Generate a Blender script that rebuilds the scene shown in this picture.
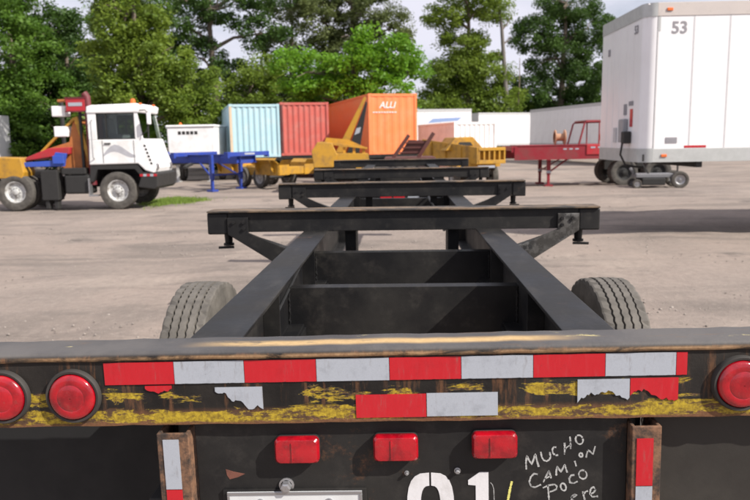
import bpy, math, random
import numpy as np
from mathutils import Vector, Matrix, Euler

for o in list(bpy.data.objects):
    bpy.data.objects.remove(o)
scene = bpy.context.scene
COL = scene.collection
rnd = random.Random(7)
R = math.radians

# ------------------------------------------------------------------ camera
cam_d = bpy.data.cameras.new('camera')
cam = bpy.data.objects.new('camera', cam_d)
COL.objects.link(cam)
cam_d.sensor_width = 36.0
cam_d.lens = 34.08
cam_d.clip_start = 0.05
cam_d.clip_end = 4000
cam_d.dof.use_dof = True
cam_d.dof.focus_distance = 2.0
cam_d.dof.aperture_fstop = 6.0
cam.matrix_world = (Matrix.Translation((0, 0, 1.83)) @ Matrix.Rotation(R(2.2), 4, 'Z')
                    @ Matrix.Rotation(R(90 - 8.75), 4, 'X') @ Matrix.Rotation(R(-1.0), 4, 'Z'))
scene.camera = cam

# ------------------------------------------------------------------ sky and sun
SUN = Vector((1.05, -0.57, 1.0)).normalized()
world = bpy.data.worlds.new('World')
scene.world = world
world.use_nodes = True
wn, wl = world.node_tree.nodes, world.node_tree.links
wn.clear()
wo = wn.new('ShaderNodeOutputWorld')
bg = wn.new('ShaderNodeBackground')
sky = wn.new('ShaderNodeTexSky')
sky.sky_type = 'NISHITA'
sky.sun_disc = False
sky.sun_elevation = math.asin(SUN.z)
sky.sun_rotation = math.atan2(SUN.x, SUN.y)
sky.air_density = 1.0
sky.dust_density = 1.2
sky.ozone_density = 1.0
tc = wn.new('ShaderNodeTexCoord')
mp = wn.new('ShaderNodeMapping')
mp.inputs['Scale'].default_value = (1.0, 1.0, 2.6)
cl = wn.new('ShaderNodeTexNoise')
cl.inputs['Scale'].default_value = 3.1
cl.inputs['Detail'].default_value = 7
cl.inputs['Roughness'].default_value = 0.55
cr = wn.new('ShaderNodeMapRange')
cr.interpolation_type = 'SMOOTHSTEP'
cr.inputs['From Min'].default_value = 0.08
cr.inputs['From Max'].default_value = 0.56
mx = wn.new('ShaderNodeMix')
mx.data_type = 'RGBA'
mx.inputs['B'].default_value = (9.0, 8.95, 10.2, 1)      # thin bright cloud
wl.new(tc.outputs['Generated'], mp.inputs['Vector'])
wl.new(mp.outputs['Vector'], cl.inputs['Vector'])
wl.new(cl.outputs['Fac'], cr.inputs['Value'])
wl.new(cr.outputs['Result'], mx.inputs['Factor'])
wl.new(sky.outputs['Color'], mx.inputs['A'])
wl.new(mx.outputs['Result'], bg.inputs['Color'])
bg.inputs['Strength'].default_value = 0.068
wl.new(bg.outputs['Background'], wo.inputs['Surface'])

sun_d = bpy.data.lights.new('sun', 'SUN')
sun_d.energy = 4.9
sun_d.angle = R(0.5)
sun_d.color = (1.0, 0.95, 0.87)
sun = bpy.data.objects.new('sun', sun_d)
COL.objects.link(sun)
sun.rotation_mode = 'QUATERNION'
sun.rotation_quaternion = SUN.to_track_quat('Z', 'Y')
sun.location = (20, -12, 20)

scene.view_settings.view_transform = 'Standard'
scene.view_settings.look = 'None'
scene.view_settings.gamma = 1.0
scene.view_settings.use_curve_mapping = False
scene.view_settings.exposure = 0.48


# ------------------------------------------------------------------ node helpers
class G:
    """tiny shader graph builder"""
    def __init__(s, name, coord='Object'):
        s.m = bpy.data.materials.new(name)
        s.m.use_nodes = True
        s.t = s.m.node_tree
        s.N, s.L = s.t.nodes, s.t.links
        s.N.clear()
        s.out = s.N.new('ShaderNodeOutputMaterial')
        s.tc = s.N.new('ShaderNodeTexCoord')
        s.co = s.tc.outputs[coord]

    def put(s, inp, v):
        if hasattr(v, 'is_output') or isinstance(v, bpy.types.NodeSocket):
            s.L.new(v, inp)
        else:
            if isinstance(v, tuple) and len(v) == 3 and inp.type == 'RGBA':
                v = (*v, 1)
            inp.default_value = v

    def noise(s, scale, detail=4, rough=0.6, stretch=None, off=None, dist=0.0):
        v = s.co
        if stretch or off:
            m = s.N.new('ShaderNodeMapping')
            if stretch: m.inputs['Scale'].default_value = stretch
            if off: m.inputs['Location'].default_value = off
            s.L.new(v, m.inputs['Vector'])
            v = m.outputs['Vector']
        n = s.N.new('ShaderNodeTexNoise')
        n.inputs['Scale'].default_value = scale
        n.inputs['Detail'].default_value = detail
        n.inputs['Roughness'].default_value = rough
        n.inputs['Distortion'].default_value = dist
        s.L.new(v, n.inputs['Vector'])
        return n.outputs['Fac']

    def voronoi(s, scale, feature='F1'):
        n = s.N.new('ShaderNodeTexVoronoi')
        n.feature = feature
        n.inputs['Scale'].default_value = scale
        s.L.new(s.co, n.inputs['Vector'])
        return n

    def ramp(s, v, a, b, lo=0.0, hi=1.0):
        n = s.N.new('ShaderNodeMapRange')
        n.interpolation_type = 'SMOOTHSTEP'
        s.put(n.inputs['Value'], v)
        n.inputs['From Min'].default_value = a
        n.inputs['From Max'].default_value = b
        n.inputs['To Min'].default_value = lo
        n.inputs['To Max'].default_value = hi
        return n.outputs['Result']

    def math(s, op, a, b=0.0):
        n = s.N.new('ShaderNodeMath')
        n.operation = op
        s.put(n.inputs[0], a)
        s.put(n.inputs[1], b)
        return n.outputs[0]

    def mix(s, fac, a, b):
        n = s.N.new('ShaderNodeMix')
        n.data_type = 'RGBA'
        s.put(n.inputs['Factor'], fac)
        s.put(n.inputs['A'], a)
        s.put(n.inputs['B'], b)
        return n.outputs['Result']

    def xyz(s):
        n = s.N.new('ShaderNodeSeparateXYZ')
        s.L.new(s.co, n.inputs[0])
        return n.outputs

    def bump(s, h, strength=0.3, dist=0.01):
        n = s.N.new('ShaderNodeBump')
        n.inputs['Strength'].default_value = strength
        n.inputs['Distance'].default_value = dist
        s.put(n.inputs['Height'], h)
        return n.outputs['Normal']

    def done(s, color, rough=0.6, metal=0.0, normal=None, spec=None, **kw):
        p = s.N.new('ShaderNodeBsdfPrincipled')
        s.put(p.inputs['Base Color'], color)
        s.put(p.inputs['Roughness'], rough)
        s.put(p.inputs['Metallic'], metal)
        if spec is not None: s.put(p.inputs['Specular IOR Level'], spec)
        if normal is not None: s.L.new(normal, p.inputs['Normal'])
        for k, v in kw.items():
            s.put(p.inputs[k.replace('_', ' ')], v)
        s.L.new(p.outputs['BSDF'], s.out.inputs['Surface'])
        return s.m


def band(g, v, a, b, soft):
    """1 inside [a, b] with soft ends"""
    return g.math('MULTIPLY', g.ramp(v, a - soft, a + soft), g.ramp(v, b - soft, b + soft, 1, 0))


MAT = {}


def paint(name, col, dirt=(0.12, 0.09, 0.065), dirt_amt=0.5, rust=0.25, rough=0.45, scale=3.0, spec=0.5):
    if name in MAT: return MAT[name]
    g = G(name)
    n1 = g.noise(scale, 6, 0.65)
    n2 = g.noise(scale * 7, 5, 0.7, off=(3, 1, 7))
    n3 = g.noise(scale * 2.2, 7, 0.72, off=(11, 4, 2))
    c = g.mix(g.ramp(n1, 0.42, 0.75, 0, dirt_amt), col, dirt)
    c = g.mix(g.ramp(n2, 0.5, 0.8, 0, dirt_amt * 0.6), c, tuple(x * 0.6 for x in col))
    if rust > 0:
        c = g.mix(g.ramp(n3, 0.72 - 0.2 * rust, 0.8 - 0.12 * rust), c, g.mix(n2, (0.1, 0.038, 0.015), (0.24, 0.11, 0.05)))
    r = g.ramp(n1, 0.3, 0.8, rough - 0.08, min(1, rough + 0.25))
    MAT[name] = g.done(c, r, normal=g.bump(n2, 0.15, 0.004), spec=spec)
    return MAT[name]


def plain(name, col, rough=0.5, metal=0.0, var=0.15, scale=6.0, **kw):
    if name in MAT: return MAT[name]
    g = G(name)
    n = g.noise(scale, 5, 0.65)
    c = g.mix(g.ramp(n, 0.3, 0.75), col, tuple(x * (1 - var) for x in col))
    MAT[name] = g.done(c, g.ramp(n, 0.3, 0.7, rough, min(1, rough + 0.12)), metal, normal=g.bump(n, 0.08, 0.003), **kw)
    return MAT[name]


# ------------------------------------------------------------------ mesh helpers
class MB:
    def __init__(s):
        s.v, s.f = [], []

    def add(s, vs, fs):
        b = len(s.v)
        s.v += [tuple(v) for v in vs]
        s.f += [tuple(i + b for i in f) for f in fs]
        return s

    def box(s, x0, x1, y0, y1, z0, z1):
        return s.add([(x0, y0, z0), (x1, y0, z0), (x1, y1, z0), (x0, y1, z0), (x0, y0, z1), (x1, y0, z1), (x1, y1, z1), (x0, y1, z1)],
                     [(0, 3, 2, 1), (4, 5, 6, 7), (0, 1, 5, 4), (1, 2, 6, 5), (2, 3, 7, 6), (3, 0, 4, 7)])

    def prism(s, poly, a, b, axis='y'):
        """extrude a 2-D polygon along axis; poly is (x,z) for y, (y,z) for x, (x,y) for z"""
        n = len(poly)
        def P(p, t):
            return {'y': (p[0], t, p[1]), 'x': (t, p[0], p[1]), 'z': (p[0], p[1], t)}[axis]
        vs = [P(p, a) for p in poly] + [P(p, b) for p in poly]
        fs = [tuple(range(n)), tuple(range(2 * n - 1, n - 1, -1))]
        for i in range(n):
            j = (i + 1) % n
            fs.append((i, i + n, j + n, j))
        return s.add(vs, fs)

    def bar(s, a, b, w, h=None, up=(0, 0, 1)):
        h = h or w
        a, b = Vector(a), Vector(b)
        d = (b - a).normalized()
        u = Vector(up)
        if abs(d.dot(u)) > 0.98: u = Vector((0, 1, 0))
        x = d.cross(u).normalized()
        y = x.cross(d).normalized()
        vs = []
        for p in (a, b):
            for sx, sy in ((-1, -1), (1, -1), (1, 1), (-1, 1)):
                vs.append(p + x * sx * w / 2 + y * sy * h / 2)
        return s.add(vs, [(0, 3, 2, 1), (4, 5, 6, 7), (0, 1, 5, 4), (1, 2, 6, 5), (2, 3, 7, 6), (3, 0, 4, 7)])

    def tube(s, pts, r, n=10, r1=None, cap=True):
        pts = [Vector(p) for p in pts]
        m = len(pts)
        b = len(s.v)
        ref = Vector((0.13, 0.31, 0.94))
        for i, p in enumerate(pts):
            d = (pts[min(i + 1, m - 1)] - pts[max(i - 1, 0)]).normalized()
            x = d.cross(ref)
            if x.length < 1e-3: x = d.cross(Vector((1, 0, 0)))
            x.normalize()
            y = d.cross(x)
            rr = r if r1 is None else r + (r1 - r) * i / (m - 1)
            if isinstance(r, (list, tuple)): rr = r[i]
            for k in range(n):
                a = 2 * math.pi * k / n
                s.v.append(tuple(p + x * math.cos(a) * rr + y * math.sin(a) * rr))
        for i in range(m - 1):
            for k in range(n):
                k2 = (k + 1) % n
                s.f.append((b + i * n + k, b + i * n + k2, b + (i + 1) * n + k2, b + (i + 1) * n + k))
        if cap:
            s.f.append(tuple(b + k for k in range(n - 1, -1, -1)))
            s.f.append(tuple(b + (m - 1) * n + k for k in range(n)))
        return s

    def lathe(s, prof, n=32, axis='x', c=(0, 0, 0), close=False):
        """prof: list of (t along axis, radius)"""
        b = len(s.v)
        m = len(prof)
        for k in range(n):
            a = 2 * math.pi * k / n
            ca, sa = math.cos(a), math.sin(a)
            for t, r in prof:
                v = {'x': (t, r * ca, r * sa), 'y': (r * ca, t, r * sa), 'z': (r * ca, r * sa, t)}[axis]
                s.v.append((v[0] + c[0], v[1] + c[1], v[2] + c[2]))
        for k in range(n):
            k2 = (k + 1) % n
            for i in range(m - 1 if not close else m):
                j = (i + 1) % m
                s.f.append((b + k * m + i, b + k2 * m + i, b + k2 * m + j, b + k * m + j))
        return s

    def xform(s, mat):
        s.v = [tuple(mat @ Vector(v)) for v in s.v]
        return s

    def mesh(s, name):
        me = bpy.data.meshes.new(name)
        me.from_pydata(s.v, [], s.f)
        me.validate()
        bmesh_fix(me)
        return me


import bmesh


def bmesh_fix(me):
    bm = bmesh.new()
    bm.from_mesh(me)
    bmesh.ops.recalc_face_normals(bm, faces=bm.faces)
    bm.to_mesh(me)
    bm.free()


def obj(name, mb, mat, parent=None, loc=(0, 0, 0), rot=None, bevel=0, smooth=False, label=None, seg=2):
    me = mb if isinstance(mb, bpy.types.Mesh) else mb.mesh(name)
    if not me.materials: me.materials.append(mat)
    o = bpy.data.objects.new(name, me)
    COL.objects.link(o)
    o.location = loc
    if rot: o.rotation_euler = rot
    if parent: o.parent = parent
    if bevel:
        m = o.modifiers.new('bevel', 'BEVEL')
        m.width = bevel
        m.segments = seg
        m.limit_method = 'ANGLE'
        m.angle_limit = R(40)
    if smooth:
        me.polygons.foreach_set('use_smooth', [True] * len(me.polygons))
        me.set_sharp_from_angle(angle=R(38))
    if label: o['label'] = label
    return o


def thing(name, label, cat, loc=(0, 0, 0), rz=0.0, group=None):
    o = bpy.data.objects.new(name, None)
    COL.objects.link(o)
    o.empty_display_size = 0.2
    o.location = loc
    o.rotation_euler = (0, 0, rz)
    return tag(o, label, cat, group)


def tag(o, label=None, cat=None, group=None, kind=None):
    if label: o['label'] = label
    if cat: o['category'] = cat
    if group: o['group'] = group
    if kind: o['kind'] = kind
    return o


def copy_tree(o, parent=None, label=None):
    c = o.copy()
    COL.objects.link(c)
    c.parent = parent
    if label: c['label'] = label
    for ch in o.children:
        copy_tree(ch, c)
    return c


def text_mesh(txt, size, thick=0.002, shear=0.0):
    cu = bpy.data.curves.new('t', 'FONT')
    cu.body = txt
    cu.size = size
    cu.extrude = thick
    cu.shear = shear
    cu.offset = size * 0.018
    cu.align_x = 'CENTER'
    o = bpy.data.objects.new('t', cu)
    COL.objects.link(o)
    dg = bpy.context.evaluated_depsgraph_get()
    me = bpy.data.meshes.new_from_object(o.evaluated_get(dg))
    bpy.data.objects.remove(o)
    bpy.data.curves.remove(cu)
    me.materials.clear()
    return me


# ------------------------------------------------------------------ materials
def m_ground():
    g = G('sandy_gravel')
    big = g.noise(0.13, 5, 0.6)
    mid = g.noise(0.8, 7, 0.68, off=(5, 9, 0))
    fine = g.noise(9, 7, 0.75)
    grit = g.noise(60, 4, 0.7)
    trk = g.noise(0.42, 6, 0.62, stretch=(0.45, 1.5, 1), off=(2.3, 0.4, 0), dist=0.9)
    trk2 = g.noise(0.9, 7, 0.7, stretch=(0.3, 1.7, 1), off=(9.1, 3.4, 0), dist=1.2)
    oil = g.noise(0.7, 6, 0.6, off=(31, 8, 0))
    c = g.mix(g.ramp(big, 0.3, 0.7), (0.305, 0.244, 0.205), (0.25, 0.208, 0.182))
    c = g.mix(g.ramp(mid, 0.38, 0.72, 0, 0.7), c, (0.225, 0.19, 0.165))
    c = g.mix(g.ramp(trk, 0.47, 0.66, 0, 0.85), c, (0.15, 0.128, 0.113))
    c = g.mix(g.ramp(trk2, 0.55, 0.74, 0, 0.65), c, (0.125, 0.107, 0.094))
    pal = g.noise(0.33, 6, 0.65, off=(50, 20, 0), dist=0.6)
    c = g.mix(g.ramp(pal, 0.52, 0.68, 0, 0.6), c, (0.35, 0.29, 0.245))
    c = g.mix(g.ramp(oil, 0.62, 0.72, 0, 0.7), c, (0.085, 0.074, 0.068))
    c = g.mix(g.ramp(fine, 0.46, 0.74, 0, 0.55), c, (0.18, 0.152, 0.132))
    c = g.mix(g.ramp(fine, 0.5, 0.28, 0, 0.4), c, (0.37, 0.315, 0.27))
    c = g.mix(g.ramp(grit, 0.58, 0.76, 0, 0.5), c, (0.42, 0.375, 0.335))
    c = g.mix(g.ramp(grit, 0.42, 0.24, 0, 0.5), c, (0.12, 0.1, 0.086))
    h = g.math('ADD', g.math('MULTIPLY', fine, 1.2), g.math('MULTIPLY', grit, 0.35))
    h = g.math('ADD', h, g.math('MULTIPLY', mid, 2.0))
    return g.done(c, 0.95, normal=g.bump(h, 0.6, 0.03), spec=0.2)


def m_black():
    g = G('worn_black_paint')
    n1 = g.noise(2.3, 6, 0.65)
    n2 = g.noise(30, 5, 0.7)
    n3 = g.noise(5.2, 8, 0.75, off=(4, 2, 9))
    st = g.noise(9, 6, 0.7, stretch=(1, 0.25, 1), off=(1, 5, 3))
    c = g.mix(g.ramp(n1, 0.35, 0.7), (0.0085, 0.0085, 0.0095), (0.021, 0.0195, 0.018))
    c = g.mix(g.ramp(st, 0.5, 0.8, 0, 0.55), c, (0.06, 0.054, 0.048))
    c = g.mix(g.ramp(n3, 0.615, 0.70, 0, 0.8), c, g.mix(n2, (0.045, 0.022, 0.012), (0.14, 0.072, 0.04)))
    r = g.ramp(n1, 0.3, 0.7, 0.38, 0.62)
    return g.done(c, r, normal=g.bump(n2, 0.25, 0.003), spec=0.28)


def m_topwear():
    g = G('scuffed_bolster_top')
    n = g.noise(9, 7, 0.7, stretch=(0.4, 1, 1))
    f = g.noise(60, 4, 0.7)
    c = g.mix(g.ramp(n, 0.40, 0.62), (0.03, 0.027, 0.025), g.mix(f, (0.10, 0.06, 0.035), (0.27, 0.19, 0.12)))
    return g.done(c, 0.75, normal=g.bump(f, 0.3, 0.003))


def m_sill():
    g = G('flaking_black_yellow_paint')
    x, y, z = g.xyz()
    n1 = g.noise(3, 6, 0.65)
    fl = g.noise(15, 10, 0.72, stretch=(0.42, 1, 1.7), off=(2, 0, 0.3), dist=0.6)
    fl2 = g.noise(21, 9, 0.78, stretch=(0.6, 1, 1.6), off=(7, 3, 5))
    lo = g.noise(2.9, 2, 0.5, stretch=(1, 0, 0), off=(0.37, 0, 0))
    lo2 = g.noise(4.1, 2, 0.5, stretch=(1, 0, 0), off=(2.9, 0, 0))
    fine = g.noise(90, 5, 0.7)
    c = g.mix(g.ramp(n1, 0.35, 0.7), (0.009, 0.008, 0.0075), (0.026, 0.022, 0.019))
    rustc = g.mix(fine, (0.055, 0.025, 0.014), (0.24, 0.115, 0.055))
    # yellow coat showing where the black has come off
    yel = g.mix(g.ramp(fine, 0.3, 0.7), (0.17, 0.11, 0.018), (0.46, 0.33, 0.03))
    yel = g.mix(g.ramp(fl2, 0.50, 0.56), yel, g.mix(fine, (0.03, 0.02, 0.015), (0.13, 0.07, 0.04)))
    b1 = g.math('MULTIPLY', band(g, z, 0.004, 0.034, 0.018), g.ramp(lo, 0.22, 0.42))
    b2 = g.math('MULTIPLY', band(g, z, 0.056, 0.082, 0.020), g.ramp(lo2, 0.44, 0.54))
    face = g.ramp(y, 0.004, 0.010, 1, 0)
    k = g.math('MAXIMUM', b1, b2)
    k = g.math('MULTIPLY', k, face)
    edge = g.ramp(g.math('ADD', fl, g.math('MULTIPLY', k, 0.20)), 0.60, 0.62)
    edge = g.math('MULTIPLY', edge, g.ramp(k, 0.05, 0.3))
    brn = g.math('MULTIPLY', band(g, z, -0.01, 0.03, 0.012), g.ramp(fl2, 0.36, 0.48))
    drip = g.noise(16, 6, 0.7, stretch=(2.0, 1, 0.22), off=(6, 0, 1))
    c = g.mix(g.math('MULTIPLY', g.math('MULTIPLY', g.ramp(drip, 0.52, 0.66), face), 0.65), c, rustc)
    c = g.mix(g.math('MULTIPLY', brn, face), c, rustc)
    c = g.mix(edge, c, yel)
    # bottom and top lip bare rust
    c = g.mix(g.math('MULTIPLY', g.ramp(z, 0.0, 0.010, 1, 0), g.ramp(fl, 0.3, 0.55)), c, rustc)
    lip = g.math('MULTIPLY', band(g, z, 0.152, 0.161, 0.004), g.ramp(fl, 0.36, 0.56))
    c = g.mix(lip, c, g.mix(fine, (0.12, 0.055, 0.03), (0.42, 0.27, 0.14)))
    # top plate: grey dust, worn bare streak with tan rust
    top = g.ramp(z, 0.160, 0.168)
    ws = g.noise(16, 9, 0.76, stretch=(0.3, 1.4, 1), off=(1.2, 0, 0))
    tp = g.mix(g.ramp(n1, 0.3, 0.7), (0.055, 0.053, 0.055), (0.11, 0.102, 0.098))
    tp = g.mix(g.ramp(ws, 0.56, 0.70, 0, 0.6), tp, (0.16, 0.10, 0.06))
    streak = g.math('MULTIPLY', band(g, y, 0.030, 0.066, 0.012), band(g, x, -0.42, 0.34, 0.10))
    streak = g.math('MULTIPLY', streak, g.ramp(ws, 0.34, 0.46))
    tp = g.mix(streak, tp, g.mix(fine, (0.36, 0.22, 0.09), (0.62, 0.44, 0.22)))
    ch = g.math('MULTIPLY', g.ramp(fl, 0.60, 0.64), g.ramp(fl2, 0.5, 0.55))
    tp = g.mix(g.math('MULTIPLY', ch, 0.8), tp, (0.52, 0.44, 0.2))
    c = g.mix(top, c, tp)
    r = g.ramp(n1, 0.3, 0.7, 0.42, 0.7)
    return g.done(c, r, normal=g.bump(g.math('ADD', g.math('MULTIPLY', edge, -1.2), fine), 0.5, 0.002), spec=0.25)


def m_rusty_post():
    g = G('rusty_post')
    n = g.noise(26, 8, 0.72)
    f = g.noise(120, 4, 0.7)
    c = g.mix(g.ramp(n, 0.35, 0.62), (0.03, 0.022, 0.018), g.mix(f, (0.09, 0.04, 0.02), (0.3, 0.16, 0.09)))
    return g.done(c, 0.8, normal=g.bump(n, 0.5, 0.003))


def m_tape(name, col, grime):
    g = G(name)
    x, y, z = g.xyz()
    n = g.noise(20, 7, 0.7)
    f = g.noise(160, 3, 0.6)
    vo = g.voronoi(420)
    c = g.mix(g.ramp(n, 0.5, 0.76, 0, grime), col, tuple(v * 0.45 for v in col))
    c = g.mix(g.ramp(vo.outputs['Distance'], 0.2, 0.7, 0, 0.12), c, tuple(v * 0.5 for v in col))
    c = g.mix(g.ramp(f, 0.70, 0.78, 0, 0.5), c, (0.06, 0.045, 0.035))
    sc = g.noise(30, 7, 0.75, stretch=(2.2, 1, 0.35), off=(4, 0, 2))
    c = g.mix(g.ramp(sc, 0.55, 0.72, 0, 0.5), c, (0.13, 0.105, 0.085))
    return g.done(c, g.ramp(sc, 0.4, 0.7, 0.28, 0.6), normal=g.bump(n, 0.1, 0.002), Coat_Weight=0.3)


def m_tyre(dust):
    g = G('tyre_rubber_%d' % int(dust * 100))
    n = g.noise(7, 6, 0.65)
    f = g.noise(60, 4, 0.7)
    c = g.mix(g.ramp(n, 0.3, 0.75, dust * 0.6, min(1, dust * 1.3)), (0.022, 0.021, 0.02), (0.27, 0.245, 0.215))
    c = g.mix(g.ramp(f, 0.5, 0.75, 0, 0.35), c, (0.05, 0.046, 0.042))
    return g.done(c, 0.88, normal=g.bump(f, 0.2, 0.003), spec=0.25)


def m_lens():
    g = G('red_lamp_lens')
    vo = g.voronoi(330)
    n = g.noise(22, 5)
    c = g.mix(g.ramp(n, 0.4, 0.7), (0.38, 0.004, 0.012), (0.2, 0.002, 0.008))
    du = g.noise(60, 6, 0.75)
    c = g.mix(g.ramp(du, 0.52, 0.75, 0, 0.35), c, (0.16, 0.07, 0.05))
    return g.done(c, g.ramp(du, 0.4, 0.7, 0.1, 0.35), normal=g.bump(vo.outputs['Distance'], 0.10, 0.002), Coat_Weight=0.6, Coat_Roughness=0.06,
                  Subsurface_Weight=0.0)


def m_leaf(name, a, b, t=0.35):
    g = G(name)
    at = g.N.new('ShaderNodeAttribute')
    at.attribute_name = 'tint'
    c = g.mix(at.outputs['Fac'], a, b)
    p = g.N.new('ShaderNodeBsdfPrincipled')
    g.put(p.inputs['Base Color'], c)
    p.inputs['Roughness'].default_value = 0.55
    p.inputs['Specular IOR Level'].default_value = 0.3
    tr = g.N.new('ShaderNodeBsdfTranslucent')
    g.put(tr.inputs['Color'], g.mix(0.5, c, tuple(min(1, v * 1.5) for v in b)))
    ms = g.N.new('ShaderNodeMixShader')
    ms.inputs[0].default_value = t
    g.L.new(p.outputs[0], ms.inputs[1])
    g.L.new(tr.outputs[0], ms.inputs[2])
    g.L.new(ms.outputs[0], g.out.inputs['Surface'])
    return g.m


def m_bark(name, a=(0.10, 0.075, 0.055), b=(0.2, 0.165, 0.13)):
    g = G(name)
    n = g.noise(6, 6, 0.7, stretch=(1, 1, 0.25))
    return g.done(g.mix(n, a, b), 0.95, normal=g.bump(n, 0.6, 0.03))


def m_glass(name, col=(0.72, 0.77, 0.76)):
    g = G(name)
    t = g.N.new('ShaderNodeBsdfTransparent')
    g.put(t.inputs['Color'], g.mix(g.noise(4, 4), col, tuple(c * 0.85 for c in col)))
    gl = g.N.new('ShaderNodeBsdfGlossy')
    gl.inputs['Roughness'].default_value = 0.04
    lw = g.N.new('ShaderNodeFresnel')
    lw.inputs['IOR'].default_value = 1.5
    ms = g.N.new('ShaderNodeMixShader')
    g.L.new(lw.outputs[0], ms.inputs[0])
    g.L.new(t.outputs[0], ms.inputs[1])
    g.L.new(gl.outputs[0], ms.inputs[2])
    g.L.new(ms.outputs[0], g.out.inputs['Surface'])
    return g.m


BLACK = m_black()
TOPWEAR = m_topwear()
SILL = m_sill()
def m_scuff():
    g = G('scuffed_black_paint')
    n = g.noise(22, 9, 0.75)
    n2 = g.noise(5, 4, 0.6, off=(2, 7, 1))
    c = g.mix(g.ramp(n, 0.46, 0.56, 0, 0.8), (0.02, 0.02, 0.021), (0.17, 0.165, 0.16))
    c = g.mix(g.ramp(n2, 0.4, 0.6, 0, 0.7), c, (0.05, 0.045, 0.04))
    return g.done(c, 0.65, normal=g.bump(n, 0.3, 0.003), spec=0.3)
SCUFF = m_scuff()
POST = m_rusty_post()
T_RED = m_tape('red_reflective_tape', (0.46, 0.007, 0.016), 0.35)
T_WHT = m_tape('silver_reflective_tape', (0.36, 0.385, 0.43), 0.45)
LENS = m_lens()
TYRE_D = m_tyre(0.42)
TYRE = m_tyre(0.3)
CHROME = plain('dull_zinc', (0.42, 0.42, 0.43), 0.35, 0.8)
RUBBER = plain('black_rubber', (0.015, 0.015, 0.016), 0.6)
WHITE_STENCIL = paint('white_stencil_paint', (0.62, 0.61, 0.62), (0.3, 0.28, 0.26), 0.5, 0.0, 0.7, 14)
CHALK = paint('white_chalk', (0.40, 0.40, 0.39), (0.1, 0.1, 0.1), 0.9, 0.0, 0.95, 60)
YCHALK = paint('yellow_chalk', (0.62, 0.58, 0.16), (0.3, 0.28, 0.1), 0.6, 0.0, 0.95, 60)

# ------------------------------------------------------------------ ground
def make_ground():
    def axis(a0, a1, fine0, fine1, step):
        mid = list(np.arange(fine0, fine1, step))
        lo, s, p = [], step, fine0
        while p > a0:
            s *= 1.25
            p -= s
            lo.append(p)
        hi, s, p = [], step, mid[-1]
        while p < a1:
            s *= 1.25
            p += s
            hi.append(p)
        return np.array(lo[::-1] + mid + hi)
    xs = axis(-1400, 1400, -14, 14, 0.16)
    ys = axis(-300, 2200, 2, 30, 0.16)
    X, Y = np.meshgrid(xs, ys)
    r = np.random.default_rng(3)
    Z = np.zeros_like(X)
    for k in range(42):
        wl_ = 0.5 * 1.12 ** (k % 28)
        a = r.uniform(0, math.pi)
        amp = 0.0016 * wl_ ** 0.7
        Z += amp * np.sin((X * math.cos(a) + Y * math.sin(a)) * 2 * math.pi / wl_ + r.uniform(0, 6.28))
    fade = np.clip((90 - np.hypot(X, Y)) / 50, 0, 1)
    Z = (Z - 0.006) * fade
    ny, nx = X.shape
    v = np.stack([X, Y, Z], -1).reshape(-1, 3)
    i = np.arange(ny * nx).reshape(ny, nx)
    f = np.stack([i[:-1, :-1], i[:-1, 1:], i[1:, 1:], i[1:, :-1]], -1).reshape(-1, 4)
    me = np_mesh('ground', v, f)
    me.materials.append(m_ground())
    me.polygons.foreach_set('use_smooth', [True] * len(me.polygons))
    o = bpy.data.objects.new('ground', me)
    COL.objects.link(o)
    o['kind'] = 'structure'
    return o


def np_mesh(name, v, f):
    me = bpy.data.meshes.new(name)
    k = f.shape[1]
    me.vertices.add(len(v))
    me.vertices.foreach_set('co', np.ascontiguousarray(v, dtype=np.float32).ravel())
    me.loops.add(f.size)
    me.loops.foreach_set('vertex_index', np.ascontiguousarray(f, dtype=np.int32).ravel())
    me.polygons.add(len(f))
    me.polygons.foreach_set('loop_start', np.arange(0, f.size, k, dtype=np.int32))
    me.update(calc_edges=True)
    return me


make_ground()


def make_gravel():
    r = np.random.default_rng(11)
    n = 16000
    d = 4.5 + 26 * r.random(n) ** 1.4
    x = r.uniform(-1, 1, n) * d * 0.62
    base = np.array([(1, 0, 0), (-1, 0, 0), (0, 1, 0), (0, -1, 0), (0, 0, 1), (0, 0, -0.6)], float)
    fc = np.array([(0, 2, 4), (2, 1, 4), (1, 3, 4), (3, 0, 4), (2, 0, 5), (1, 2, 5), (3, 1, 5), (0, 3, 5)])
    s = (0.004 + 0.020 * r.random(n) ** 6)[:, None, None]
    sc = r.uniform(0.6, 1.3, (n, 6, 3)) * np.array([1, 1, 0.6])
    a = r.uniform(0, 6.28, n)
    v = base[None] * sc * s
    vx = v[..., 0] * np.cos(a)[:, None] - v[..., 1] * np.sin(a)[:, None] + x[:, None]
    vy = v[..., 0] * np.sin(a)[:, None] + v[..., 1] * np.cos(a)[:, None] + d[:, None]
    v = np.stack([vx, vy, v[..., 2] + s[..., 0] * 0.1 - 0.004], -1).reshape(-1, 3)
    f = (fc[None] + (np.arange(n) * 6)[:, None, None]).reshape(-1, 3)
    me = np_mesh('gravel', v, f)
    g = G('loose_stones')
    nn = g.noise(1.7, 5, 0.8)
    me.materials.append(g.done(g.mix(g.ramp(nn, 0.35, 0.7), (0.17, 0.145, 0.125), (0.42, 0.37, 0.33)), 0.95))
    o = bpy.data.objects.new('gravel', me)
    COL.objects.link(o)
    tag(o, 'small loose stones scattered over the sandy yard', 'gravel', kind='stuff')


make_gravel()


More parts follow.
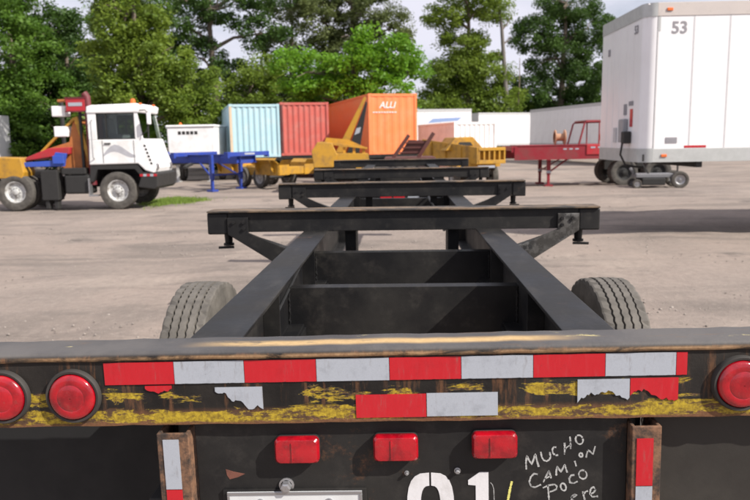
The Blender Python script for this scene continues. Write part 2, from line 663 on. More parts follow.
def make_grass(cx, cy, rx, ry, n, label):
    r = np.random.default_rng(int(abs(cx) * 10))
    a = r.uniform(0, 6.28, n)
    q = np.sqrt(r.random(n)) * (0.72 + 0.2 * np.sin(a * 3 + 1) + 0.16 * np.sin(a * 7) + 0.12 * np.sin(a * 13 + 2) + 0.18 * r.normal(size=n) ** 2 * 0.5)
    x, y = cx + rx * q * np.cos(a) * r.uniform(0.7, 1.1, n), cy + ry * q * np.sin(a)
    h = r.uniform(0.03, 0.11, n)
    t = r.uniform(0, 6.28, n)
    lean = r.uniform(0, 0.06, n)
    w = 0.012
    p0 = np.stack([x - w * np.cos(t), y - w * np.sin(t), np.full(n, -0.02)], -1)
    p1 = np.stack([x + w * np.cos(t), y + w * np.sin(t), np.full(n, -0.02)], -1)
    p2 = np.stack([x + lean * np.sin(t), y + lean * np.cos(t), h], -1)
    v = np.stack([p0, p1, p2], 1).reshape(-1, 3)
    me = np_mesh('grass', v, np.arange(3 * n).reshape(-1, 3))
    at = me.attributes.new('tint', 'FLOAT', 'FACE')
    at.data.foreach_set('value', r.random(n).astype(np.float32))
    me.materials.append(m_leaf('grass_blades', (0.12, 0.19, 0.03), (0.22, 0.30, 0.06)))
    o = bpy.data.objects.new('grass', me)
    COL.objects.link(o)
    tag(o, label, 'grass', kind='stuff')


make_grass(-7.35, 22.7, 1.05, 1.6, 5500, 'patch of short green grass in front of the white tractor')


# ------------------------------------------------------------------ wheels
def tyre_mesh(Rd, w, detailed, rin=None):
    rin = rin or Rd * 0.55
    hw = w / 2
    if not detailed:
        prof = [(-hw * 0.72, rin), (-hw * 0.98, rin + (Rd - rin) * 0.3), (-hw, rin + (Rd - rin) * 0.6), (-hw * 0.9, Rd * 0.965), (-hw * 0.7, Rd),
                (-hw * 0.3, Rd), (-hw * 0.28, Rd - 0.015), (-hw * 0.22, Rd - 0.015), (-hw * 0.2, Rd), (hw * 0.2, Rd), (hw * 0.22, Rd - 0.015), (hw * 0.28, Rd - 0.015), (hw * 0.3, Rd),
                (hw * 0.7, Rd), (hw * 0.9, Rd * 0.965), (hw, rin + (Rd - rin) * 0.6), (hw * 0.98, rin + (Rd - rin) * 0.3), (hw * 0.72, rin)]
        return MB().lathe(prof, 40, 'x', close=True).mesh('tyre')
    n = 160
    tw = hw * 0.86
    nr = 5
    groove, dep = 0.010, 0.016
    rib = (2 * tw - (nr - 1) * groove) / nr
    prof = []   # (t, r, zigzag weight, lug weight)
    prof += [(-hw * 0.72, rin, 0, 0), (-hw * 0.98, rin + (Rd - rin) * 0.3, 0, 0), (-hw * 1.0, rin + (Rd - rin) * 0.62, 0, 0), (-hw * 0.97, Rd * 0.945, 0, 0.3), (-hw * 0.93, Rd * 0.985, 0, 1)]
    t = -tw
    for i in range(nr):
        cr_ = 0.006 * ((abs(t + rib / 2) / tw) ** 2)
        z0, z1 = (0 if i == 0 else 1), (0 if i == nr - 1 else 1)
        prof += [(t, Rd - cr_, z0, 1 if i == 0 else 0), (t + rib, Rd - cr_, z1, 1 if i == nr - 1 else 0)]
        if i < nr - 1:
            prof += [(t + rib + 0.002, Rd - cr_ - dep, 1, 0), (t + rib + groove - 0.002, Rd - cr_ - dep, 1, 0)]
        t += rib + groove
    prof += [(hw * 0.93, Rd * 0.985, 0, 1), (hw * 0.97, Rd * 0.945, 0, 0.3), (hw * 1.0, rin + (Rd - rin) * 0.62, 0, 0), (hw * 0.98, rin + (Rd - rin) * 0.3, 0, 0), (hw * 0.72, rin, 0, 0)]
    m = len(prof)
    mb = MB()
    for k in range(n):
        a = 2 * math.pi * k / n
        zz = (0.0026 if k % 2 else -0.0026)
        lug = 0.010 if k % 4 == 3 else 0
        for t, r, zw, lw in prof:
            rr = r - lug * lw
            mb.v.append((t + zz * zw, rr * math.cos(a), rr * math.sin(a)))
    for k in range(n):
        k2 = (k + 1) % n
        for i in range(m):
            j = (i + 1) % m
            mb.f.append((k * m + i, k2 * m + i, k2 * m + j, k * m + j))
    return mb.mesh('tyre')


def rim_mesh(Rd, w, face=1):
    """face=+1: dished outer face towards +x"""
    rin = Rd * 0.56
    s = face
    hw = w / 2
    prof = [(-s * hw * 0.75, rin + 0.004), (-s * hw * 0.6, rin - 0.02), (s * hw * 0.55, rin - 0.03), (s * hw * 0.78, rin + 0.012), (s * hw * 0.74, rin - 0.012), (s * hw * 0.3, rin * 0.86),
            (s * hw * 0.22, rin * 0.62), (s * hw * 0.36, rin * 0.52), (s * hw * 0.36, rin * 0.3), (s * hw * 0.75, rin * 0.27), (s * hw * 0.8, rin * 0.18), (s * hw * 0.8, 0.001)]
    mb = MB().lathe(prof, 32, 'x')
    for k in range(10):
        a = 2 * math.pi * k / 10
        c = (s * hw * 0.36, rin * 0.42 * math.cos(a), rin * 0.42 * math.sin(a))
        mb.tube([c, (c[0] + s * 0.03, c[1], c[2])], 0.016, 6)
    for k in range(5):   # hand holes as dark recessed pockets are left to shade: small bosses round the disc
        a = 2 * math.pi * (k + 0.5) / 5
        c = (s * hw * 0.27, rin * 0.73 * math.cos(a), rin * 0.73 * math.sin(a))
        mb.tube([c, (c[0] + s * 0.012, c[1], c[2])], 0.03, 8)
    return mb.mesh('rim')


_tc = {}


def wheel(parent, loc, Rd, w, rimmat, face=1, rz=0.0, detailed=False, tmat=None):
    """axle along local x (rz turns it); wheel > tyre"""
    k = ('r', Rd, w, face)
    if k not in _tc: _tc[k] = rim_mesh(Rd, w, face)
    k2 = ('t', Rd, w, detailed)
    if k2 not in _tc: _tc[k2] = tyre_mesh(Rd, w, detailed)
    me = _tc[k] if not _tc[k].materials or _tc[k].materials[0] == rimmat else _tc[k].copy()
    if me.materials and me.materials[0] != rimmat: me.materials[0] = rimmat
    o = obj('wheel', me, rimmat, parent, loc, (0, 0, rz), smooth=True)
    obj('tyre', _tc[k2], tmat or TYRE, o, smooth=not detailed)
    return o


# ------------------------------------------------------------------ the container chassis in front
CY = 7.5
chas = thing('container_chassis', 'long black skeletal container chassis with striped red and silver tape on its rear sill', 'trailer', (0, CY, 0))


def cp(name, mb, mat=BLACK, bevel=0.004, **kw):
    return obj(name, mb, mat, chas, (0, -CY, 0), bevel=bevel, **kw)


def ibeam_x(x, y0, y1, z0, z1, fw, tf=0.014, tw=0.012):
    xa, xb = x - fw / 2, x + fw / 2
    p = [(xa, z0), (xb, z0), (xb, z0 + tf), (x + tw / 2, z0 + tf), (x + tw / 2, z1 - tf), (xb, z1 - tf), (xb, z1), (xa, z1), (xa, z1 - tf), (x - tw / 2, z1 - tf), (x - tw / 2, z0 + tf), (xa, z0 + tf)]
    return MB().prism(p, y0, y1, 'y')


RX, RZ = 0.535, 1.28
for s in (-1, 1):
    cp('rail', ibeam_x(s * RX, 1.565, 11.2, 0.98, RZ, 0.152), bevel=0.003)
    cp('gooseneck_rail', ibeam_x(s * RX, 10.95, 13.25, 1.285, 1.40, 0.152), bevel=0.003)


def bolster(y, z, half, depth, h, ends):
    mb = MB()
    # channel: top plate over a web, bottom flange
    cp('top_plate', MB().box(-half - 0.06, half + 0.06, y - depth / 2 - 0.030, y + depth / 2 - 0.03, z + 0.0005, z + 0.012), TOPWEAR, 0.003)
    p = [(y - depth / 2, z), (y + depth / 2, z), (y + depth / 2, z - 0.012), (y - depth / 2 + 0.012, z - 0.012), (y - depth / 2 + 0.012, z - h + 0.012),
         (y + depth / 2 - 0.02, z - h + 0.012), (y + depth / 2 - 0.02, z - h), (y - depth / 2, z - h)]
    mb.prism(p, -half, half, 'x')
    b = cp('bolster', mb, bevel=0.004)
    for s in (-1, 1):
        # end casting and the twist lock hanging below it
        cp('bolster_end', MB().box(s * half - 0.065, s * half + 0.065, y - depth / 2 - 0.012, y + depth / 2 + 0.012, z - h - 0.012, z - 0.0005), bevel=0.01)
        t = MB().lathe([(z - h - 0.012, 0.001), (z - h - 0.012, 0.028), (z - h - 0.075, 0.024), (z - h - 0.078, 0.034), (z - h - 0.092, 0.034), (z - h - 0.092, 0.001)], 14, 'z', (s * (half - 0.045), y, 0))
        hb = MB().bar((s * (half - 0.085), y - 0.03, z - h - 0.100), (s * (half + 0.01), y - 0.05, z - h - 0.100), 0.018, 0.014)
        tl = cp('twist_lock', t, bevel=0)
        obj('lock_handle', hb, BLACK, tl)
    return b


bolster(4.48, 1.40, 1.155, 0.16, 0.125, True)
bolster(7.2, 1.408, 1.17, 0.17, 0.135, True)
bolster(10.15, 1.43, 1.17, 0.17, 0.125, True)
bolster(13.2, 1.475, 1.17, 0.17, 0.125, True)
# outrigger braces from the bolster ends down to the rails
for y, z in ((4.48, 1.40), (7.2, 1.408), (10.15, 1.43)):
    for s in (-1, 1):
        p = [(s * 1.09, z - 0.126), (s * 0.99, z - 0.126 + 0.05), (s * 0.90, z - 0.126), (s * 0.622, 1.11), (s * 0.622, 0.99)]
        p = [(s * 1.09, z - 0.03), (s * 1.09, z - 0.135), (s * 0.80, 1.08), (s * 0.622, 0.995), (s * 0.622, 1.12), (s * 0.70, 1.16), (s * 0.96, z - 0.127), (s * 0.96, z - 0.03)]
        cp('brace', mat=SCUFF if (s > 0 and y < 5) else BLACK, mb=MB().prism(p, y - 0.105, y - 0.085, 'y').bar((s * 1.0, y - 0.05, z - 0.14), (s * 0.62, y - 0.05, 1.13), 0.07, 0.012), bevel=0.003)
        cp('gusset', MB().box(s * 0.535 - 0.07, s * 0.535 + 0.07, y - 0.075, y - 0.06, RZ + 0.001, z - 0.125), bevel=0.002)
        cp('gusset', MB().box(s * 0.33 - 0.035, s * 0.33 + 0.035, y + 0.05, y + 0.09, 0.99, z - 0.126), bevel=0.002)

# crossmembers between the rails
for y, zt, zb in ((2.15, 1.14, 0.92), (3.2, 1.166, 0.90), (4.25, 1.163, 0.90), (7.2, 1.16, 0.98), (8.3, 1.16, 0.98), (9.3, 1.16, 0.98), (10.4, 1.16, 0.98)):
    p = [(y - 0.006, zb), (y - 0.006, zt), (y + 0.07, zt), (y + 0.07, zt - 0.012), (y + 0.006, zt - 0.012), (y + 0.006, zb + 0.012), (y + 0.07, zb + 0.012), (y + 0.07, zb)]
    cp('crossmember', MB().prism(p, -0.5285, 0.5285, 'x'), bevel=0.002)
cp('crossmember', MB().box(-0.61, 0.61, 11.08, 11.2, 1.06, 1.28), bevel=0.004)
cp('crossmember', MB().box(-0.455, 0.455, 12.1, 12.2, 1.30, 1.38), bevel=0.004)
# web stiffeners inside the left and right rails
for s in (-1, 1):
    for y in (2.6, 3.7, 5.9, 7.9):
        cp('stiffener', MB().prism([(s * 0.528, 0.995), (s * 0.465, 0.995), (s * 0.465, 1.264), (s * 0.528, 1.264)], y, y + 0.01, 'y'), bevel=0)
# suspension, axle and dual wheels
AX, AR = 3.68, 0.55
cp('axle', MB().tube([(-0.98, AX, AR), (0.98, AX, AR)], 0.065, 14), bevel=0, smooth=True)
for s in (-1, 1):
    sp = MB()
    for k in range(4):
        L = 0.52 - k * 0.11
        zz = AR + 0.085 + 0.022 * (3 - k)
        sp.box(s * 0.5 - 0.038, s * 0.5 + 0.038, AX - L, AX + L, zz, zz + 0.019)
    cp('leaf_spring', sp, bevel=0.002)
    for dy in (-0.56, 0.56):
        cp('spring_hanger', MB().prism([(AX + dy - 0.09, 0.979), (AX + dy + 0.09, 0.979), (AX + dy + 0.05, 0.68), (AX + dy - 0.05, 0.68)], s * 0.5 - 0.05, s * 0.5 + 0.05, 'x'), bevel=0.004)
    for xx, fc in ((1.068, 1), (0.715, -1)):
        w = wheel(chas, (s * xx, AX - CY, AR - 0.004), AR, 0.225, plain('white_steel_rim', (0.5, 0.49, 0.47), 0.55), fc * s, 0, True, TYRE_D)
# landing gear
for s in (-1, 1):
    lg = MB().box(s * 0.62 - 0.055, s * 0.62 + 0.055, 9.0, 9.12, 0.42, 1.1).box(s * 0.62 - 0.042, s * 0.62 + 0.042, 9.015, 9.105, 0.05, 0.43)
    lg.box(s * 0.62 - 0.13, s * 0.62 + 0.13, 8.93, 9.19, -0.01, 0.05)
    cp('landing_leg', lg, bevel=0.006)
cp('landing_brace', MB().bar((-0.6, 9.06, 0.86), (0.6, 9.06, 0.86), 0.05, 0.05), bevel=0.003)
for xx, m_ in ((-0.2, T_RED), (-0.03, T_RED), (0.16, T_WHT)):
    cp('reflective_tape', MB().box(xx - 0.075, xx + 0.075, 9.29, 9.293, 1.07, 1.12), m_, 0)
cp('air_hose', MB().tube([(0.3, 5.0, 1.20), (0.33, 6.2, 1.17), (0.3, 7.6, 1.2), (0.34, 9.6, 1.18), (0.3, 11, 1.24)], 0.012, 8), RUBBER, 0, smooth=True)

cp('wiring_loom', MB().tube([(-0.522, 4.4, 1.22), (-0.524, 3.6, 1.20), (-0.522, 2.8, 1.12), (-0.524, 2.3, 1.0)], 0.006, 6), RUBBER, 0, smooth=True)
for y in (4.48, 7.2, 10.15):
    for s_ in (-1, 1):
        for dx, dz in ((0.985, -0.06), (1.05, -0.06), (0.985, -0.1), (0.75, -0.255)):
            cp('bolt', MB().tube([(s_ * dx, y - 0.104, 1.40 + dz), (s_ * dx, y - 0.118, 1.40 + dz)], 0.011, 6), BLACK, 0)
for y in (3.2, 4.25):
    for s_ in (-1, 1):
        w_ = []
        rw = random.Random(int(y * 10) + s_)
        for k in range(26):
            w_.append((s_ * 0.524 + rw.uniform(-0.002, 0.002), y - 0.008 + rw.uniform(-0.0015, 0.0015), 0.93 + k * 0.0085))
        cp('weld_bead', MB().tube(w_, 0.006, 6), BLACK, 0, smooth=True)

# ---- rear sill and everything on it (the sill hangs slightly lower on one side)
SL, SR = (0, 1.5 - CY, 1.214), (0, -0.014, 0)


def sp_(name, mb, mat, parent=None, bevel=0.0, **kw):
    if parent is None:
        return obj(name, mb, mat, chas, SL, SR, bevel=bevel, **kw)
    return obj(name, mb, mat, parent, bevel=bevel, **kw)


TOPZ = 0.171
prof = [(0.0, 0.0), (0.0, 0.150), (-0.006, 0.153), (-0.007, 0.158)]
for k in range(0, 6):
    a = R(180 - 18 * k)
    prof.append((0.008 + 0.015 * math.cos(a), 0.156 + 0.015 * math.sin(a)))
prof += [(0.105, TOPZ), (0.112, 0.168), (0.115, 0.16), (0.115, 0.15), (0.014, 0.148), (0.014, 0.012), (0.09, 0.012), (0.09, 0.0)]
# cut along the length with slight dents so the long edges are not ruler straight
mb = MB()
nseg = 60
rr = random.Random(5)
for i in range(nseg + 1):
    x = -1.22 + 2.44 * i / nseg
    dz, dy = rr.uniform(-0.0012, 0.0012), rr.uniform(-0.0008, 0.0008)
    for (y, z) in prof:
        e = 1.0 if z > 0.14 or z < 0.02 else 0.0
        mb.v.append((x, y + dy * e, z + dz * e))
m = len(prof)
for i in range(nseg):
    for k in range(m):
        k2 = (k + 1) % m
        mb.f.append((i * m + k, i * m + k2, (i + 1) * m + k2, (i + 1) * m + k))
mb.f.append(tuple(range(m)))
mb.f.append(tuple(nseg * m + k for k in range(m - 1, -1, -1)))
sill = sp_('rear_sill', mb, SILL, smooth=True, label='rear cross sill with flaking yellow and black paint')


def ragged(x0, x1, z0, z1, cut=None, seed=0, y=-0.0022, torn=0.0):
    """a strip of tape; cut(x) gives the lower torn edge, straight when None"""
    r = random.Random(seed)
    n = max(2, int((x1 - x0) / 0.004))
    xs = [x0 + (x1 - x0) * i / n for i in range(n + 1)]
    mb = MB()
    for x in xs:
        lo = z0
        if cut:
            wob = sum(math.sin(x * q + seed * 3.1 + q) / (1 + q / 300) for q in (130, 290, 530, 910))
            lo = max(z0, min(z1 - 0.002, cut(x) + wob * torn * 0.8 + r.uniform(-torn, torn) * 0.25))
        for yy in (y, -0.0002):
            mb.v += [(x, yy, lo), (x, yy, z1)]
    for i in range(n):
        a, b = i * 4, i * 4 + 4
        mb.f += [(a, b, b + 1, a + 1), (a + 2, a + 3, b + 3, b + 2), (a, a + 2, b + 2, b), (a + 1, b + 1, b + 3, a + 3)]
    mb.f += [(0, 1, 3, 2), (n * 4, n * 4 + 2, n * 4 + 3, n * 4 + 1)]
    return mb


bx = [-0.665, -0.507, -0.35, -0.19, -0.029, 0.128, 0.284, 0.439, 0.59, 0.614]
for i in range(9):
    sp_('reflective_tape', ragged(bx[i] + 0.0006, bx[i + 1] - 0.0006, 0.096, 0.147, (lambda x: 0.096) if i % 3 else None, i, torn=0.0006), T_RED if i % 2 == 0 else T_WHT)
sp_('reflective_tape', ragged(-0.105, 0.050, 0.010, 0.063, None, 31), T_RED)
sp_('reflective_tape', ragged(0.0515, 0.207, 0.011, 0.064, None, 32), T_WHT)
sp_('reflective_tape', ragged(-0.418, -0.312, 0.034, 0.086, lambda x: 0.034 + max(0, (-0.335 - x)) * 0.55 + 0.006 * math.sin(x * 170), 33, torn=0.003), T_WHT)
sp_('reflective_tape', ragged(-0.575, -0.515, 0.07, 0.092, lambda x: 0.074 + abs(x + 0.545) * 0.4, 34, torn=0.003), T_RED)
sp_('reflective_tape', ragged(0.38, 0.492, 0.036, 0.089, lambda x: 0.040 + 0.020 * abs(math.sin((x - 0.38) * 27)), 35, torn=0.005), T_WHT)
sp_('reflective_tape', ragged(0.4935, 0.596, 0.034, 0.090, lambda x: 0.040 + 0.022 * max(0, math.sin((x - 0.47) * 34)), 36, torn=0.004), T_RED)

# round stop lamps
def stop_lamp(x, z):
    mb = MB().lathe([(0.0, 0.062), (-0.009, 0.0615), (-0.013, 0.059), (-0.012, 0.054), (-0.004, 0.0528), (0.0, 0.0528)], 40, 'y', (x, -0.0005, z))
    g_ = sp_('stop_lamp', mb, plain('grey_grommet', (0.035, 0.031, 0.028), 0.7), smooth=True)
    ln = MB().lathe([(-0.004, 0.0525), (-0.014, 0.0515), (-0.0180, 0.0480), (-0.0195, 0.044), (-0.0212, 0.032), (-0.0205, 0.0305), (-0.0218, 0.028), (-0.0228, 0.012), (-0.0232, 0.001)], 40, 'y', (x, -0.0005, z))
    obj('lens', ln, LENS, g_, smooth=True)


for x, z in ((-0.898, 0.074), (-0.737, 0.073), (0.727, 0.076), (0.888, 0.076), (-1.06, 0.074), (1.05, 0.076)):
    stop_lamp(x, z)

# lower plate with marker lamps, number, plate
PY = 0.022
sp_('rear_plate', MB().box(-0.478, 0.497, PY, PY + 0.012, -0.52, 0.011), BLACK, bevel=0.002)
sp_('side_plate', MB().box(0.563, 1.2, 0.05, 0.062, -0.50, 0.011), paint('brown_black_plate', (0.020, 0.017, 0.014), (0.045, 0.038, 0.03), 0.6, 0.1, 0.6), bevel=0.002)
sp_('side_plate', MB().box(-1.25, -0.557, 0.30, 0.312, -0.75, 0.03), plain('void_black', (0.007, 0.007, 0.0075), 0.7), bevel=0.002)  # near-black sheet stands in for the shaded void left of the post
for x0, x1 in ((-0.556, -0.484), (0.498, 0.562)):
    xm = (x0 + x1) / 2
    p = [(x0, 0.0), (x1, 0.0), (x1, 0.1), (x1 - 0.008, 0.1), (x1 - 0.008, 0.008), (x0 + 0.008, 0.008), (x0 + 0.008, 0.1), (x0, 0.1)]
    po = sp_('bumper_post', MB().prism([(a, b - 0.012 + 0.004) for a, b in p], -0.62, -0.018, 'z'), POST, bevel=0.002)
    if x0 < 0:
        seq = [(-0.150, -0.032, T_WHT), (-0.26, -0.152, T_RED), (-0.37, -0.262, T_WHT)]
        tw = 0.016
    else:
        seq = [(-0.155, -0.045, T_RED), (-0.265, -0.157, T_WHT), (-0.37, -0.267, T_RED)]
        tw = 0.016
    for z0, z1, m_ in seq:
        obj('reflective_tape', MB().box(xm - tw - 0.006, xm + tw - 0.002, -0.0100, -0.0082, z0, z1), m_, po)


def marker(x, z):
    def rr_box(w, h, y, r=0.012, n=5):
        pts = []
        for cx, cz, a0 in ((w - r, h - r, 0), (-w + r, h - r, 90), (-w + r, -h + r, 180), (w - r, -h + r, 270)):
            for k in range(n + 1):
                a = R(a0 + 90 * k / n)
                pts.append((x + cx + r * math.cos(a), y, z + cz + r * math.sin(a)))
        return pts
    def shell(rings):
        mb = MB()
        n = len(rings[0])
        for rg in rings: mb.v += rg
        for i in range(len(rings) - 1):
            for k in range(n):
                k2 = (k + 1) % n
                mb.f.append((i * n + k, i * n + k2, (i + 1) * n + k2, (i + 1) * n + k))
        mb.f.append(tuple(range(n)))
        mb.f.append(tuple((len(rings) - 1) * n + k for k in range(n)))
        return mb
    b = sp_('marker_lamp', shell([rr_box(0.050, 0.030, PY - 0.0005), rr_box(0.050, 0.030, PY - 0.007), rr_box(0.048, 0.028, PY - 0.008)]), RUBBER, smooth=True)
    ln = obj('lens', shell([rr_box(0.0495, 0.0295, PY - 0.0075), rr_box(0.0505, 0.0305, PY - 0.012), rr_box(0.050, 0.030, PY - 0.023), rr_box(0.046, 0.026, PY - 0.029), rr_box(0.036, 0.017, PY - 0.0305)]), LENS, b, smooth=True)
    obj('lens_rib', MB().box(x - 0.012, x - 0.008, PY - 0.0325, PY - 0.0295, z - 0.022, z + 0.022), LENS, b, bevel=0.001)
    return b


for x, z in ((-0.242, -0.066), (-0.02, -0.064), (0.2, -0.061)):
    marker(x, z)


def plate_prism(poly, y, t=0.0016):
    return MB().prism(poly, y - t, y - 0.0003, 'y')


# stencilled 0 1 (broken by the stencil's bridges)
def digit0(xc, zt, w, h, st):
    mb = MB()
    zc = zt - h / 2
    for sgn in (-1, 1):
        outer, inner = [], []
        for k in range(13):
            a = R(90 - 180 * k / 12)
            e = 3.2
            ca, sa = math.cos(a), math.sin(a)
            ox = (w / 2) * (abs(ca) ** (2 / e))
            oz = (h / 2) * math.copysign(abs(sa) ** (2 / e), sa)
            ix = (w / 2 - st) * (abs(ca) ** (2 / e))
            iz = (h / 2 - st) * math.copysign(abs(sa) ** (2 / e), sa)
            outer.append((xc + sgn * max(0.0022, ox), zc + oz))
            inner.append((xc + sgn * max(0.0022, ix), zc + iz))
        for k in range(12):
            mb.prism([outer[k], outer[k + 1], inner[k + 1], inner[k]], PY - 0.0016, PY - 0.0003, 'y')
    return mb


sp_('stencil_number', digit0(0.056, -0.133, 0.108, 0.20, 0.031), WHITE_STENCIL)
sp_('stencil_number', plate_prism([(0.142, -0.152), (0.168, -0.133), (0.188, -0.133), (0.188, -0.33), (0.159, -0.33), (0.159, -0.165), (0.142, -0.163)], PY), WHITE_STENCIL)
# licence plate, its bolt
lp = sp_('licence_plate', MB().box(-0.41, -0.10, PY - 0.010, PY - 0.008, -0.33, -0.170), plain('white_plate', (0.62, 0.63, 0.63), 0.4), bevel=0.0008)
obj('plate_rim', MB().box(-0.41, -0.10, PY - 0.0125, PY - 0.0102, -0.177, -0.170).box(-0.41, -0.404, PY - 0.0125, PY - 0.0102, -0.33, -0.1772).box(-0.106, -0.10, PY - 0.0125, PY - 0.0102, -0.33, -0.1772), CHROME, lp, bevel=0.001)
sp_('plate_bracket', MB().box(-0.42, -0.09, PY - 0.0075, PY - 0.0003, -0.335, -0.166), BLACK, bevel=0.001)
for x, z, r_ in ((-0.273, -0.158, 0.013), (-0.176, -0.196, 0.007), (-0.334, -0.196, 0.007), (0.118, -0.128, 0.0055), (0.003, -0.132, 0.004)):
    b = MB().lathe([(PY - 0.0005, r_ * 1.35), (PY - 0.004, r_ * 1.35), (PY - 0.0045, r_)], 16, 'y', (x, -0.009 if x < -0.1 and z < -0.17 else 0, z))
    b.lathe([(PY - 0.0045, r_), (PY - 0.0045 - r_ * 1.2, r_ * 0.95), (PY - 0.006 - r_ * 1.2, r_ * 0.6), (PY - 0.006 - r_ * 1.2, 0.0005)], 6, 'y', (x, -0.009 if x < -0.1 and z < -0.17 else 0, z))
    sp_('bolt', b, CHROME)
sp_('rust_chip', plate_prism([(-0.412, -0.118), (-0.395, -0.124), (-0.368, -0.130), (-0.385, -0.138), (-0.404, -0.143), (-0.41, -0.133)], PY, 0.0008), paint('bare_rust', (0.16, 0.06, 0.04), (0.09, 0.04, 0.03), 0.7, 0.0, 0.9, 40))


# chalk handwriting on the plate: strokes in picture-like units (x right, y down), then scaled to metres
def chalk(strokes, mat, name, w=0.0046):
    mb = MB()
    rr = random.Random(3)
    for st in strokes:
        pts = [(0.2175 + px * 0.0003667, -0.0175 - py * 0.0003667) for px, py in st]
        # densify
        dense = []
        for a, b in zip(pts[:-1], pts[1:]):
            n = max(2, int(math.hypot(b[0] - a[0], b[1] - a[1]) / 0.002))
            for k in range(n):
                t = k / n
                dense.append((a[0] + (b[0] - a[0]) * t, a[1] + (b[1] - a[1]) * t))
        dense.append(pts[-1])
        L, Rr = [], []
        for i, p in enumerate(dense):
            q0, q1 = dense[max(0, i - 1)], dense[min(len(dense) - 1, i + 1)]
            dx, dz = q1[0] - q0[0], q1[1] - q0[1]
            l = math.hypot(dx, dz) or 1
            ww = w / 2 * rr.uniform(0.55, 1.15)
            L.append((p[0] - dz / l * ww, p[1] + dx / l * ww))
            Rr.append((p[0] + dz / l * ww, p[1] - dx / l * ww))
        b0 = len(mb.v)
        for a, b in zip(L, Rr):
            mb.v += [(a[0], PY - 0.0008, a[1]), (b[0], PY - 0.0008, b[1])]
        for i in range(len(dense) - 1):
            if rr.random() < 0.025: continue
            k = b0 + i * 2
            mb.f.append((k, k + 1, k + 3, k + 2))
    return sp_(name, mb, mat)


def loop(cx, cy, rx, ry, a0=0, n=14, tilt=-0.3):
    out = []
    for k in range(n + 1):
        a = a0 + 2 * math.pi * k / n
        x, y = rx * math.cos(a), ry * math.sin(a)
        out.append((cx + x * math.cos(tilt) - y * math.sin(tilt), cy + x * math.sin(tilt) + y * math.cos(tilt)))
    return out


chalk([[(152, 302), (150, 255), (155, 212), (170, 245), (185, 268), (197, 235), (207, 200), (218, 250), (228, 286)],
       [(240, 188), (246, 222), (258, 243), (276, 250), (292, 240), (300, 222), (294, 190)],
       [(334, 160), (318, 158), (310, 175), (314, 198), (330, 213), (346, 210)],
       [(384, 132), (386, 170), (384, 208)], [(416, 92), (420, 130), (421, 172)], [(386, 172), (402, 158), (420, 146)],
       loop(473, 113, 22, 30),
       [(222, 335), (200, 330), (180, 350), (170, 385), (182, 414), (206, 420), (242, 402)],
       [(256, 388), (272, 350), (290, 312), (297, 335), (304, 362)], [(264, 366), (282, 356), (300, 346)],
       [(336, 345), (335, 315), (340, 285), (352, 302), (364, 322), (374, 300), (386, 273), (394, 300), (402, 326)],
       [(446, 250), (452, 268), (456, 286)], loop(484, 212, 10, 13),
       [(516, 230), (520, 206), (527, 180), (540, 192), (558, 208), (563, 184), (570, 156)],
       [(284, 408), (288, 450), (292, 505)], [(254, 424), (290, 408), (326, 402), (340, 416), (336, 434), (314, 446), (290, 452)],
       loop(379, 420, 16, 25), [(446, 342), (426, 344), (414, 365), (420, 392), (442, 396), (466, 384)], loop(497, 340, 24, 29),
       [(425, 492), (450, 484), (462, 474), (450, 468), (434, 482), (430, 505), (452, 518)], [(498, 450), (504, 478), (512, 508)], [(503, 470), (516, 452), (530, 448)],
       [(544, 470), (566, 458), (576, 440), (562, 420), (546, 436), (542, 464), (556, 488), (592, 484)]], CHALK, 'chalk_writing', 0.0042)
chalk([[(64, 378), (52, 430), (40, 500), (36, 540)]], YCHALK, 'chalk_mark', 0.006)
chalk([[(-68, 385), (-56, 400), (-48, 430), (-46, 500)]], CHALK, 'chalk_mark', 0.0018)
#BACKGROUND
# ------------------------------------------------------------------ yard tractor
def offs(parent):
    l = parent.location
    def f(name, mb, mat, par=None, bevel=0.0, **kw):
        if par is None:
            return obj(name, mb, mat, parent, (-l[0], -l[1], -l[2]), bevel=bevel, **kw)
        return obj(name, mb, mat, par, bevel=bevel, **kw)
    return f


WHITE = paint('tractor_white', (0.80, 0.80, 0.80), (0.4, 0.36, 0.3), 0.35, 0.05, 0.35, 2.0)
GREYW = plain('grey_decal', (0.42, 0.42, 0.45), 0.5)
DARK = plain('dark_steel', (0.022, 0.021, 0.02), 0.6)
MAROON = paint('maroon_paint', (0.13, 0.015, 0.022), (0.09, 0.05, 0.04), 0.5, 0.2, 0.5)
ORANGE_B = paint('orange_brown_steel', (0.42, 0.14, 0.035), (0.2, 0.09, 0.04), 0.6, 0.3, 0.6)
YELLOW = paint('machine_yellow', (0.46, 0.24, 0.02), (0.17, 0.10, 0.04), 0.75, 0.35, 0.5)
REDP = paint('bright_red_paint', (0.42, 0.02, 0.03), (0.14, 0.05, 0.04), 0.5, 0.15, 0.45)
BLUEP = paint('bright_blue_paint', (0.03, 0.08, 0.42), (0.06, 0.07, 0.16), 0.45, 0.1, 0.45)
CHBLUE = paint('chassis_blue', (0.02, 0.05, 0.30), (0.07, 0.07, 0.12), 0.5, 0.2, 0.5)
CHRED = paint('chassis_red', (0.24, 0.012, 0.022), (0.12, 0.05, 0.04), 0.5, 0.2, 0.5)
GLASS = m_glass('tinted_glass')
RIMW = paint('rim_white', (0.5, 0.5, 0.49), (0.14, 0.115, 0.09), 0.9, 0.35, 0.6, 9)
AMBER = plain('amber_lens', (0.75, 0.16, 0.03), 0.3)

